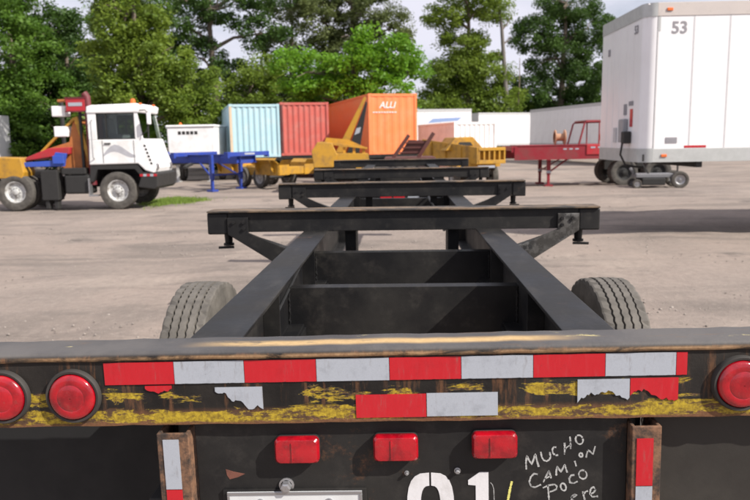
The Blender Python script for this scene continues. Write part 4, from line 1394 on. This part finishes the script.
obj('side_strut', MB().bar((-0.66, 0, 1.25), (-0.12, 0, 2.0), 0.16, 0.12), MC, mc, bevel=0.01)
obj('side_strut', MB().bar((0.18, 0, 1.25), (0.70, 0, 2.06), 0.20, 0.12), MC, mc, bevel=0.01)
obj('ramp_panel', MB().prism([(-0.42, 1.36), (0.30, 1.36), (0.56, 1.80), (-0.14, 1.84)], 0.03, 0.06, 'y'), MC, mc)
for k in range(3):
    z = 1.42 + 0.16 * k
    obj('ramp_rib', MB().bar((-0.45 + 0.11 * k, 0.0, z), (0.30 + 0.10 * k, 0.0, z), 0.05, 0.045), MC, mc)
obj('deck', MB().box(-0.95, 0.75, -0.3, 1.9, 1.02, 1.26), MC, mc, bevel=0.02)
for sx, f in ((-0.75, -1), (0.6, 1)):
    wheel(mc, (sx, 1.0, 0.42), 0.42, 0.24, RIMW, f)
    obj('leg', MB().box(sx - 0.06, sx + 0.06, -0.1, 0.02, 0.0, 1.02), MC, mc)
obj('axle', MB().tube([(-0.75, 1.0, 0.42), (0.6, 1.0, 0.42)], 0.05, 8).box(-0.3, -0.2, 0.95, 1.05, 0.42, 1.019).box(0.1, 0.2, 0.95, 1.05, 0.42, 1.019), DARK, mc)

# raised yellow boom in front of the orange container's side
bo = thing('boom_lift', 'raised yellow boom arm leaning against the orange container side', 'machine', (-2.5, 32.4, 0))
obj('boom_arm', MB().prism([(-0.55, 1.15), (-0.10, 1.15), (0.98, 3.72), (0.90, 3.80)], -0.12, 0.12, 'y'), YELLOW, bo, bevel=0.01)
obj('black_panel', MB().prism([(0.05, 1.3), (0.62, 1.3), (1.02, 3.5), (0.97, 3.6)], -0.06, 0.02, 'y'), RUBBER, bo, bevel=0.01)  # flat black panel along the boom arm
obj('warning_plate', MB().prism([(0.42, 2.1), (0.66, 2.2), (0.72, 2.45), (0.52, 2.4)], -0.072, -0.061, 'y'), T_WHT, bo)
obj('base', MB().box(-0.9, 0.8, -0.7, 0.7, 0.25, 1.15), YELLOW, bo, bevel=0.05)
for sx in (-0.6, 0.5):
    for sy, f in ((-0.75, -1), (0.75, 1)):
        wheel(bo, (sx, sy, 0.33), 0.33, 0.22, RIMW, f, R(90))

# ------------------------------------------------------------------ red trailer with rollbar
rt = gen_chassis('flatbed_trailer', 'dark red trailer with a red roll bar frame standing on landing legs', (4.15, 28.2, 0), -90, 6.6, CHRED, 1.52, 1.45, (4.2, 5.45), True, legband=True, rimm=DARK)
obj('side_beam', MB().box(-1.245, -1.21, 0.1, 5.2, 1.02, 1.50).box(1.21, 1.245, 0.1, 5.2, 1.02, 1.50), CHRED, rt)
obj('deck', MB().box(-1.2, 1.2, 0.3, 2.8, 1.525, 1.56), CHRED, rt)
bxr = obj('rear_box', MB().box(-1.28, 1.28, 2.75, 4.1, 1.18, 1.56), REDP, rt, bevel=0.02)
for k in range(4):
    obj('reflective_tape', MB().box(1.2815, 1.286, 2.9 + k * 0.27, 3.07 + k * 0.27, 1.42, 1.48), T_WHT, bxr)
for k in range(3):
    obj('reflective_tape', MB().box(1.2465, 1.25, 1.9 + k * 0.22, 2.03 + k * 0.22, 1.38, 1.43), T_WHT, rt)
for s in (-1, 1):
    obj('roll_bar', MB().tube([(s * 0.9, 2.55, 1.55), (s * 0.9, 2.75, 2.35), (s * 0.9, 2.82, 2.40), (s * 0.9, 3.95, 2.42), (s * 0.9, 4.01, 2.35), (s * 0.9, 4.01, 1.55)], 0.035, 8).tube([(s * 0.9, 3.3, 1.55), (s * 0.9, 3.3, 2.4)], 0.025, 8), CHRED, rt, smooth=True)
obj('roll_bar_roof', MB().box(-0.9, 0.9, 2.8, 4.0, 2.42, 2.46), CHRED, rt)
obj('winch', MB().box(0.3, 1.0, 3.6, 4.5, 1.62, 1.95).tube([(0.65, 3.4, 1.8), (0.65, 4.7, 1.95)], 0.14, 12), paint('winch_orange', (0.5, 0.2, 0.05), rust=0.3), rt, bevel=0.02)
obj('hose_reel', MB().lathe([(-0.2, 0.2), (-0.2, 0.28), (-0.16, 0.28), (-0.15, 0.14), (0.15, 0.14), (0.16, 0.28), (0.2, 0.28), (0.2, 0.2)], 18, 'y', (0.6, 1.9, 1.84)), paint('reel_tan', (0.45, 0.24, 0.14), rust=0.3), rt)

# low wheeled dolly seen below the big trailer
dl = thing('tow_dolly', 'low grey tow dolly with a bright wheel hub below the big white trailer', 'dolly', (9.15, 26.0, 0), R(-6))
obj('frame', MB().box(-0.75, 0.55, -0.35, 0.35, 0.36, 0.50).bar((-0.7, 0, 0.45), (-0.9, 0, 0.7), 0.1), plain('dolly_grey', (0.2, 0.2, 0.21), 0.5), dl, bevel=0.02)
obj('counterweight', MB().box(-0.55, 0.25, -0.42, 0.42, 0.10, 0.352), DARK, dl, bevel=0.03)
obj('upright', MB().bar((-0.75, -0.2, 0.5), (-0.95, -0.2, 1.05), 0.06).bar((-0.3, -0.2, 0.5), (-0.55, -0.2, 0.9), 0.05), DARK, dl)
for sy, f in ((-0.42, -1), (0.42, 1)):
    wheel(dl, (0.72, sy, 0.29), 0.30, 0.18, CHROME, f, R(90))
    wheel(dl, (-0.72, sy, 0.15), 0.16, 0.12, CHROME, f, R(90))
obj('axle', MB().tube([(0.72, -0.42, 0.29), (0.72, 0.42, 0.29)], 0.04, 8).bar((0.5, 0, 0.4), (0.75, 0, 0.3), 0.08), DARK, dl)
obj('rear_upright', MB().bar((0.66, -0.3, 0.3), (0.66, -0.3, 0.85), 0.05), DARK, dl)

# ------------------------------------------------------------------ big white semi-trailer
bt = thing('semi_trailer', 'tall white semi-trailer numbered 53 parked side on', 'trailer', (4.20, 12.72, 0), R(1.0))
BZ0, BZ1, BL, BW = 1.37, 4.07, 16.1, 2.6
def m_semi():
    g = G('semi_white')
    n = g.noise(1.1, 6, 0.6)
    st = g.noise(5, 6, 0.7, stretch=(1.6, 1.6, 0.10), off=(3, 3, 0))
    f = g.noise(24, 4, 0.7)
    c = g.mix(g.ramp(n, 0.35, 0.75, 0, 0.5), (0.80, 0.79, 0.80), (0.70, 0.68, 0.68))
    c = g.mix(g.ramp(st, 0.54, 0.78, 0, 0.4), c, (0.48, 0.45, 0.43))
    c = g.mix(g.ramp(f, 0.66, 0.78, 0, 0.25), c, (0.4, 0.38, 0.37))
    return g.done(c, 0.32, normal=g.bump(n, 0.12, 0.02))
TW = m_semi()
RAILG = plain('semi_rail', (0.47, 0.48, 0.47), 0.4, 0.2)
pp = 0.61
pan = MB().box(0.003, pp - 0.003, 0.0, 0.012, 0.0, BZ1 - BZ0 - 0.46).mesh('side_panel')
for yy in (0.0, BW - 0.012):
    for k in range(25):
        obj('side_panel', pan, TW, bt, (0.22 + k * pp, yy, BZ0 + 0.235), bevel=0.002)
    for k in range(26):
        obj('seam_strip', MB().box(0.22 + k * pp - 0.012, 0.22 + k * pp + 0.012, yy + (-0.003 if yy == 0 else 0.0125), yy + (-0.0005 if yy == 0 else 0.015), BZ0 + 0.236, BZ1 - 0.226), plain('seam_white', (0.56, 0.55, 0.56), 0.4), bt)
    obj('bottom_rail', MB().box(0.2, BL, yy - 0.010, yy + 0.022, BZ0, BZ0 + 0.234), RAILG, bt, bevel=0.004)
    obj('top_rail', MB().box(0.2, BL, yy - 0.010, yy + 0.022, BZ1 - 0.224, BZ1), paint('top_rail_beige', (0.5, 0.45, 0.42), (0.4, 0.36, 0.36), 0.6, 0.0, 0.5, 1.0), bt, bevel=0.004)
# nose with rounded vertical corners
def rounded_nose(z0, z1, off=0.0, r=0.2):
    pts = []
    for k in range(9):
        a = R(270 - 90 * k / 8)
        pts.append((r + (r + off) * math.cos(a), r + (r + off) * math.sin(a)))
    for k in range(9):
        a = R(180 - 90 * k / 8)
        pts.append((r + (r + off) * math.cos(a), BW - r + (r + off) * math.sin(a)))
    mb = MB()
    for x, y in pts: mb.v += [(x, y, z0), (x, y, z1)]
    for i in range(len(pts) - 1):
        mb.f.append((2 * i, 2 * i + 2, 2 * i + 3, 2 * i + 1))
    return mb
obj('nose_panel', rounded_nose(BZ0 + 0.235, BZ1 - 0.22, 0.0), TW, bt, smooth=True)
obj('nose_bottom_rail', rounded_nose(BZ0, BZ0 + 0.24, 0.010), RAILG, bt, smooth=True)
obj('nose_top_rail', rounded_nose(BZ1 - 0.225, BZ1, 0.010), RAILG, bt, smooth=True)
for yy in (0.55, 0.93, 1.3, 1.67, 2.05):
    obj('nose_rivet_strip', MB().box(-0.004, -0.0005, yy - 0.02, yy + 0.02, BZ0 + 0.24, BZ1 - 0.23), TW, bt)
obj('roof', MB().box(0.05, BL, 0.03, BW - 0.03, BZ1 - 0.03, BZ1 - 0.005), TW, bt)
obj('floor', MB().box(0.05, BL, 0.03, BW - 0.03, BZ0 + 0.02, BZ0 + 0.14), DARK, bt)
obj('door_panel', MB().box(BL - 0.04, BL - 0.001, 0.023, BW - 0.023, BZ0, BZ1 - 0.03), TW, bt)
NUM = plain('dark_grey_numbers', (0.26, 0.25, 0.27), 0.6)
obj('trailer_number', text_mesh('53', 0.28, 0.002), NUM, bt, (0.58, -0.004, 3.56), (R(90), 0, R(0)))
obj('trailer_number', text_mesh('53', 0.2, 0.002), NUM, bt, (-0.012, 0.42, 3.62), (R(90), 0, R(-90)))
obj('corner_bracket', MB().box(0.225, 0.26, -0.006, -0.0005, 3.60, 3.84), RAILG, bt)
obj('vent', MB().box(0.42, 0.62, -0.008, -0.0005, 1.70, 1.80), NUM, bt)
obj('nose_vent', MB().box(-0.012, -0.0045, 1.9, 2.02, 3.40, 3.53), NUM, bt)
obj('electrical_box', MB().box(-0.09, -0.0045, 0.72, 1.0, 1.72, 2.15), plain('box_grey', (0.3, 0.31, 0.33), 0.4), bt, bevel=0.015)
obj('connector', MB().box(-0.14, -0.0045, 0.5, 0.68, 1.70, 1.92), DARK, bt, bevel=0.02)
obj('hazard_sticker', MB().box(-0.007, -0.0045, 0.47, 0.62, 2.0, 2.32), T_RED, bt)
obj('placard', MB().box(-0.007, -0.0045, 0.8, 0.98, 2.22, 2.42), NUM, bt)
obj('placard', MB().box(-0.007, -0.0045, 0.46, 0.7, 2.38, 2.46), NUM, bt)
obj('document_holder', MB().box(-0.02, -0.0045, 1.35, 1.52, 1.72, 2.0), plain('holder_grey', (0.5, 0.5, 0.52), 0.4), bt)
obj('air_hose', MB().tube([(-0.13, 0.6, 1.72), (-0.16, 0.6, 1.5), (-0.05, 0.62, 1.3), (0.3, 0.7, 1.25)], 0.02, 8), RUBBER, bt, smooth=True)
for k, xx in enumerate((0.75, 1.9, 3.4, 4.9)):
    obj('reflective_tape', MB().box(xx, xx + 0.38, -0.004, -0.0005, BZ0 + 0.245, BZ0 + 0.285), T_RED if k % 2 else T_RED, bt)
for xx in (0.35, 5.4, 10.6, 15.7):
    obj('marker_lamp', MB().box(xx, xx + 0.1, -0.03, -0.0105, BZ1 - 0.14, BZ1 - 0.09), AMBER, bt, bevel=0.008)
    obj('marker_lamp', MB().box(xx, xx + 0.1, -0.03, -0.0105, BZ0 + 0.09, BZ0 + 0.14), AMBER, bt, bevel=0.008)
for k in range(6):
    obj('crossmember', MB().box(1.0 + k * 2.4, 1.1 + k * 2.4, 0.05, BW - 0.05, BZ0 - 0.1, BZ0 + 0.019), DARK, bt)
for yy in (0.5, BW - 0.5):
    obj('landing_leg', MB().box(3.8, 3.95, yy - 0.075, yy + 0.075, 0.4, BZ0 + 0.019).box(3.82, 3.93, yy - 0.055, yy + 0.055, 0.05, 0.41).box(3.7, 4.05, yy - 0.16, yy + 0.16, -0.01, 0.05), RAILG, bt)
for xx in (12.6, 13.9):
    obj('axle', MB().tube([(xx, 0.2, 0.52), (xx, BW - 0.2, 0.52)], 0.06, 10), DARK, bt)
    for yy, f in ((0.16, -1), (0.5, 1), (BW - 0.5, -1), (BW - 0.16, 1)):
        wheel(bt, (xx, yy, 0.52), 0.52, 0.27, RIMW, f, R(90))
    obj('slider_frame', MB().box(xx - 0.6, xx + 0.6, 0.7, 0.85, 0.85, BZ0 - 0.101).box(xx - 0.6, xx + 0.6, BW - 0.85, BW - 0.7, 0.85, BZ0 - 0.101), DARK, bt)


# ------------------------------------------------------------------ trees
def leaf_cloud(r, centers, radii, per, size, flat=0.7):
    """quads scattered around cluster centres; returns verts, faces, tint per face"""
    n = len(centers)
    c = np.repeat(np.asarray(centers), per, 0)
    rad = np.repeat(np.asarray(radii), per)[:, None]
    tint_c = np.repeat(r.random(n), per)
    N = n * per
    d = r.normal(size=(N, 3))
    d /= np.linalg.norm(d, axis=1)[:, None]
    q = r.random(N)[:, None] ** 0.45
    p = c + d * q * rad * np.array([1, 1, flat])
    u = r.normal(size=(N, 3))
    u[:, 2] *= 0.55
    u /= np.linalg.norm(u, axis=1)[:, None]
    w = np.cross(u, r.normal(size=(N, 3)))
    w /= np.linalg.norm(w, axis=1)[:, None]
    s = size * r.uniform(0.5, 1.2, (N, 1)) * np.repeat(r.uniform(0.7, 1.45, n), per)[:, None]
    a, b = u * s, w * s * 0.48
    droop = np.array([0, 0, -1]) * s * 0.18
    v = np.stack([p - a + droop, p + b, p + a + droop, p - b], 1).reshape(-1, 3)
    f = np.arange(4 * N).reshape(-1, 4)
    t = np.clip(0.65 * tint_c + 0.35 * r.random(N), 0, 1)
    return v, f, t.astype(np.float32)


BARK = m_bark('bark')
LM = {
    'dark': m_leaf('leaf_dark', (0.0282, 0.064, 0.0128), (0.0742, 0.1382, 0.0256), 0.3),
    'mid': m_leaf('leaf_mid', (0.0461, 0.1126, 0.0128), (0.1216, 0.2176, 0.0282), 0.35),
    'olive': m_leaf('leaf_olive', (0.0794, 0.1344, 0.0154), (0.192, 0.2624, 0.0333), 0.35),
    'bright': m_leaf('leaf_bright', (0.0768, 0.1856, 0.0102), (0.1728, 0.3392, 0.0256), 0.4),
    'grey': m_leaf('leaf_greygreen', (0.0614, 0.087, 0.0256), (0.1472, 0.1766, 0.0576), 0.3),
}


def tree(label, X, Y, lobes, kind, seed, trunk_r=0.28, per=150, dens=1.0, size=0.125, lean=(0, 0), name='broadleaf_tree', group='trees along the yard edge', bark=None, clump=0.8, k=1.0):
    """lobes: (dx, dy, z, rx, ry, rz)"""
    lobes = [tuple(v * k for v in l) for l in lobes]
    clump, trunk_r = clump * k ** 0.5, trunk_r * k
    r = np.random.default_rng(seed)
    pr = random.Random(seed)
    t = thing(name, label, 'tree', (X, Y, 0), 0, group)
    centers, rad = [], []
    for dx, dy, z, rx, ry, rz in lobes:
        n = max(6, int(dens * 7.0 * (rx * ry * rz) ** (2 / 3)))
        for _ in range(n):
            d = r.normal(size=3)
            d /= np.linalg.norm(d)
            q = r.uniform(0.45, 1.0) ** 0.6
            centers.append((dx + d[0] * rx * q, dy + d[1] * ry * q, max(0.4, z + d[2] * rz * q)))
            rad.append(clump * r.uniform(0.6, 1.25))
    v, f, tn = leaf_cloud(r, centers, rad, per, size)
    me = np_mesh('crown', v, f)
    at = me.attributes.new('tint', 'FLOAT', 'FACE')
    at.data.foreach_set('value', tn)
    obj('crown', me, LM[kind], t)
    # trunk with limbs to each lobe and twigs to a few clusters
    zs = sorted(l[2] for l in lobes)
    top = zs[-1]
    mb = MB()
    path = []
    for k in range(6):
        q = k / 5
        path.append((lean[0] * q + pr.uniform(-0.15, 0.15) * (k > 0), lean[1] * q + pr.uniform(-0.15, 0.15) * (k > 0), -0.1 + (top + 0.1) * q))
    mb.tube(path, trunk_r, 9, trunk_r * 0.3)
    obj('trunk', mb, bark or BARK, t, smooth=True)
    for dx, dy, z, rx, ry, rz in lobes:
        q = max(0.25, min(0.9, (z - rz * 0.8) / top))
        st = Vector((lean[0] * q, lean[1] * q, top * q))
        en = Vector((dx, dy, z))
        mid = (st + en) / 2 + Vector((pr.uniform(-0.4, 0.4), pr.uniform(-0.4, 0.4), 0.35))
        lb = MB().tube([st, mid, en], trunk_r * 0.42, 7, trunk_r * 0.14)
        for _ in range(5):
            d = Vector((pr.uniform(-1, 1) * rx, pr.uniform(-1, 1) * ry, pr.uniform(-0.3, 1) * rz)) * 0.75
            s0 = mid.lerp(en, pr.random())
            lb.tube([s0, s0 + d * 0.5 + Vector((0, 0, 0.2)), s0 + d], trunk_r * 0.15, 5, trunk_r * 0.05)
        obj('limb', lb, bark or BARK, t, smooth=True)
    return t




# dark broad trees at the tractor's back
tree('dark broad tree at the far end of the line beyond the tractor', -27.0, 50, [(0, 0, 8.6, 3.6, 3.2, 2.6), (-1.5, 0, 5.0, 3.2, 3, 2.4), (1.6, 0.5, 5.4, 2.8, 2.6, 2.2), (0.5, -0.5, 2.4, 3.0, 2.5, 1.6), (-1, 0, 12.6, 3.2, 3, 2.0)], 'mid', 21, dens=1.5)
tree('very dark dense tree directly behind the tractor cab', -24.6, 53, [(0, 0, 7.6, 3.2, 3, 2.8), (-1.2, 0, 4.2, 3.0, 3, 2.2), (1.6, 0, 4.4, 2.6, 2.6, 2.4), (0, 0, 2.0, 3.0, 2.4, 1.4), (-0.6, 0, 10.6, 2.0, 2, 1.4)], 'dark', 22, dens=1.5)
tree('olive green drooping tree rising behind the white tractor', -15.2, 42, [(-0.5, 0, 9.2, 2.2, 2.2, 2.4), (-1.3, 0, 6.4, 2.2, 2.2, 2.2), (1.0, 0, 6.6, 2.3, 2.2, 1.9), (2.6, 0, 5.2, 1.9, 2.0, 1.7), (3.4, -0.2, 3.6, 1.7, 1.8, 1.3), (0.6, -0.4, 4.2, 2.4, 2.2, 1.6), (-1.4, 0, 4.0, 1.6, 1.8, 1.2), (-0.8, 0, 11.8, 1.8, 1.8, 1.6)], 'olive', 23, dens=1.5)
tree('tall dark loose tree with crooked limbs and sky showing through', -14.5, 58, [(-2.6, 0, 11.0, 2.6, 2.4, 1.9), (1.2, 0, 12.6, 3.2, 2.6, 1.8), (-1.0, 0, 8.3, 2.2, 2.2, 1.5), (3.6, 0, 10.4, 2.0, 2.2, 1.4), (-4.0, 0, 13.4, 2.8, 2.5, 1.7), (3.8, 0, 13.6, 2.6, 2.4, 1.5)], 'dark', 24, 0.42, dens=0.85, lean=(-0.6, 0))
tree('rounded mid green tree behind the pale blue container', -10.3, 50, [(0, 0, 5.0, 2.2, 2.2, 1.8), (-1.0, 0, 3.2, 2.0, 2, 1.5), (1.3, 0, 3.6, 2.0, 2, 1.7), (0.8, 0, 6.6, 1.4, 1.6, 1.2)], 'olive', 25, dens=1.4)
tree('bright green spreading tree above the orange container', -3.0, 46, [(-3.0, 0, 6.2, 2.0, 2, 1.5), (-2.0, 0, 4.6, 2.2, 2, 1.5), (0.4, 0, 6.4, 1.9, 2, 1.3), (2.5, 0, 7.0, 1.9, 2, 1.2), (3.6, 0, 6.0, 1.2, 1.6, 1.3), (1.6, -0.3, 4.8, 2.4, 2.2, 1.6), (0.6, 0, 8.2, 1.0, 1.2, 0.7)], 'bright', 26, dens=1.2, size=0.14)
tree('tall grey green tree standing behind the bright green one', -3.9, 60, [(-2.6, 0, 11.6, 2.4, 2.4, 2.2), (0.8, 0, 12.6, 2.8, 2.6, 2.0), (3.2, 0, 10.8, 1.9, 2.2, 1.6), (0, 0, 9.0, 2.6, 2.4, 1.8), (2.0, 0, 14.6, 2.2, 2.2, 1.5), (-3.4, 0, 14.2, 2.2, 2, 1.6), (-1.5, 0, 6.5, 2.5, 2.2, 1.8)], 'grey', 27, 0.4, dens=1.35)
tree('tall layered olive tree beside the bare dead trunk', 6.6, 70, [(-0.6, 0, 12.6, 1.9, 2, 1.4), (1.6, 0, 11.2, 2.0, 2, 1.0), (-1.8, 0, 10.6, 1.5, 1.8, 1.1), (-0.4, 0, 8.6, 1.8, 2, 1.2), (-1.6, 0, 6.4, 2.0, 2, 1.6), (1.4, 0, 6.4, 1.9, 2, 1.5), (2.4, 0, 4.2, 1.9, 2, 1.4), (-2.4, 0, 4.2, 2.0, 2, 1.5), (0, 0, 4.0, 2.0, 1.6, 1.6), (0, 0, 6.6, 1.4, 1.6, 1.4)], 'olive', 28, 0.3, dens=1.4, k=1.25)
tree('fresh green young tree behind the striped trailer', 4.6, 72, [(0, 0, 6.0, 1.7, 1.7, 1.5), (-0.8, 0, 4.2, 1.6, 1.6, 1.3), (1.2, 0, 4.4, 1.6, 1.6, 1.3)], 'mid', 29, k=1.3)
tree('tall dark tree rising behind the shaded white trailer', 16.4, 74, [(0.2, 0, 13.2, 2.8, 2.5, 1.8), (-2.6, 0, 10.6, 2.0, 2.2, 1.5), (2.2, 0, 11.0, 2.2, 2.3, 1.8), (-0.6, 0, 8.6, 2.9, 2.5, 2.0), (1.6, 0, 6.6, 2.8, 2.4, 1.8), (-2.8, 0, 5.6, 2.2, 2.2, 1.7), (0.2, 0, 4.0, 3.2, 2.2, 1.6)], 'dark', 30, 0.38, dens=1.5, k=1.14)
tree('dark tree mostly hidden by the tall white semi-trailer', 23.4, 76, [(0, 0, 9.0, 2.8, 2.5, 2.0), (-1.5, 0, 6.0, 2.8, 2.4, 2.0), (1.8, 0, 6.0, 2.8, 2.4, 2.0), (0, 0, 3.4, 3.2, 2.2, 1.6)], 'mid', 31, k=1.15)
tree('loose dark tree between the crooked one and the grey green one', -9.5, 64, [(0, 0, 13.6, 2.6, 2.2, 1.6), (-1.2, 0, 10.6, 1.8, 2, 1.3), (1.4, 0, 9.0, 2.0, 2, 1.4), (0, 0, 6.0, 2.4, 2, 1.6)], 'grey', 32, dens=0.95)
tree('dark green tree filling the gap right of the tractor', -18.1, 64, [(0, 0, 5.2, 3.0, 2.4, 2.2), (2.4, 0, 4.2, 2.4, 2.2, 1.8), (-2.2, 0, 6.4, 2.4, 2.2, 2.0)], 'dark', 33, dens=1.4)
tree('dense dark tree behind the pale blue and red containers', -12.2, 66, [(0, 0, 6.4, 3.0, 2.2, 2.0), (-3.0, 0, 7.6, 2.6, 2, 1.8), (2.8, 0, 5.2, 2.8, 2, 1.9), (-1.0, 0, 3.6, 3.2, 2, 1.8)], 'dark', 34, dens=1.3)
tree('mid green tree filling in behind the very dark one', -30.5, 60, [(0, 0, 10.4, 3.2, 2.4, 2.2), (3.4, 0, 8.2, 2.8, 2.4, 2.2), (-1.0, 0, 6.0, 3.4, 2.4, 2.4)], 'dark', 35, dens=1.3)
tree('tall mid green tree rising behind the drooping olive one', -25.5, 66, [(0, 0, 12.6, 3.0, 2.2, 2.2), (3.2, 0, 13.6, 2.6, 2, 1.6), (-0.5, 0, 9.0, 2.8, 2, 2.0), (3.0, 0, 10.0, 2.4, 2, 1.6)], 'mid', 36, dens=1.2)
# trees outside the view, so the line goes on
for k, (x, y, kd) in enumerate(((-38, 52, 'mid'), (-47, 50, 'dark'), (24, 68, 'dark'), (33, 66, 'mid'), (42, 64, 'olive'))):
    tree(('mid green tree past the trailer beyond the tractor', 'dark green tree ending the line beyond the tractor', 'dark tree behind the tall semi-trailer nose', 'mid green tree behind the tall semi-trailer middle', 'olive tree behind the tall semi-trailer doors')[k], x, y, [(0, 0, 9.0, 3.4, 3, 2.4), (-2, 0, 5.4, 3.2, 3, 2.2), (2.2, 0, 5.6, 3.2, 3, 2.2), (0, 0, 2.6, 3.6, 3, 1.8)], kd, 60 + k, per=60, size=0.2)

# bare dead trunk
dt = thing('dead_tree', 'bare grey dead trunk standing between two leafy trees', 'tree', (9.9, 69, 0))
obj('trunk', MB().tube([(0.3, 0, -0.1), (0.25, 0, 4), (-0.05, 0, 8), (-0.35, 0, 12), (-0.8, 0, 15)], 0.3, 9, 0.11), m_bark('dead_bark', (0.09, 0.08, 0.075), (0.2, 0.18, 0.16)), dt, smooth=True)
for a, b in (((-0.35, 0, 11.8), (0.6, 0.2, 13.2)), ((-0.1, 0, 9), (-0.8, 0, 9.9)), ((-0.2, 0, 10.6), (0.5, 0, 11.2)), ((1.3, 0.3, 5), (1.4, 0.3, 9.3))):
    obj('limb', MB().tube([a, ((a[0] + b[0]) / 2, 0, (a[2] + b[2]) / 2 - 0.1), b], 0.09, 6, 0.03), m_bark('dead_bark2'), dt, smooth=True)

# understory along the tree line
bush = [(-29, 49, 'dark', 'dark shrub at the foot of the broad tree beyond the tractor'), (-24.5, 50, 'dark', 'dark shrub below the very dark tree behind the cab'),
        (-20.0, 49, 'olive', 'olive shrub beside the trunk of the drooping tree'), (-16.8, 48, 'dark', 'dark shrub behind the drooping olive tree'),
        (-13.3, 51, 'dark', 'dark shrub behind the white utility trailer'), (-10.2, 55, 'olive', 'olive shrub behind the pale blue container'),
        (-6.2, 57, 'dark', 'dark shrub behind the red container'), (-1.6, 60, 'dark', 'dark shrub behind the orange container'),
        (2.6, 68, 'olive', 'olive shrub behind the striped box trailer'), (6.0, 72, 'dark', 'dark shrub at the foot of the layered olive tree'),
        (10.4, 74, 'olive', 'olive shrub below the bare dead trunk'), (13.6, 76, 'dark', 'dark shrub behind the shaded white trailer'), (18.5, 77, 'dark', 'dark shrub between the two dark trees behind the trailers')]
for k, (x, y, kd, lab) in enumerate(bush):
    r = np.random.default_rng(100 + k)
    tree(lab, x, y, [(0, 0, 1.8, 2.6, 1.6, 1.6), (r.uniform(-1, 1), 0, 3.2, 2.1, 1.5, 1.4), (r.uniform(-2, 2), 0.3, 1.4, 2.2, 1.4, 1.2)], kd, 100 + k, 0.1, name='shrub', group='shrubs below the tree line', k=1.0 if y < 62 else 1.3)
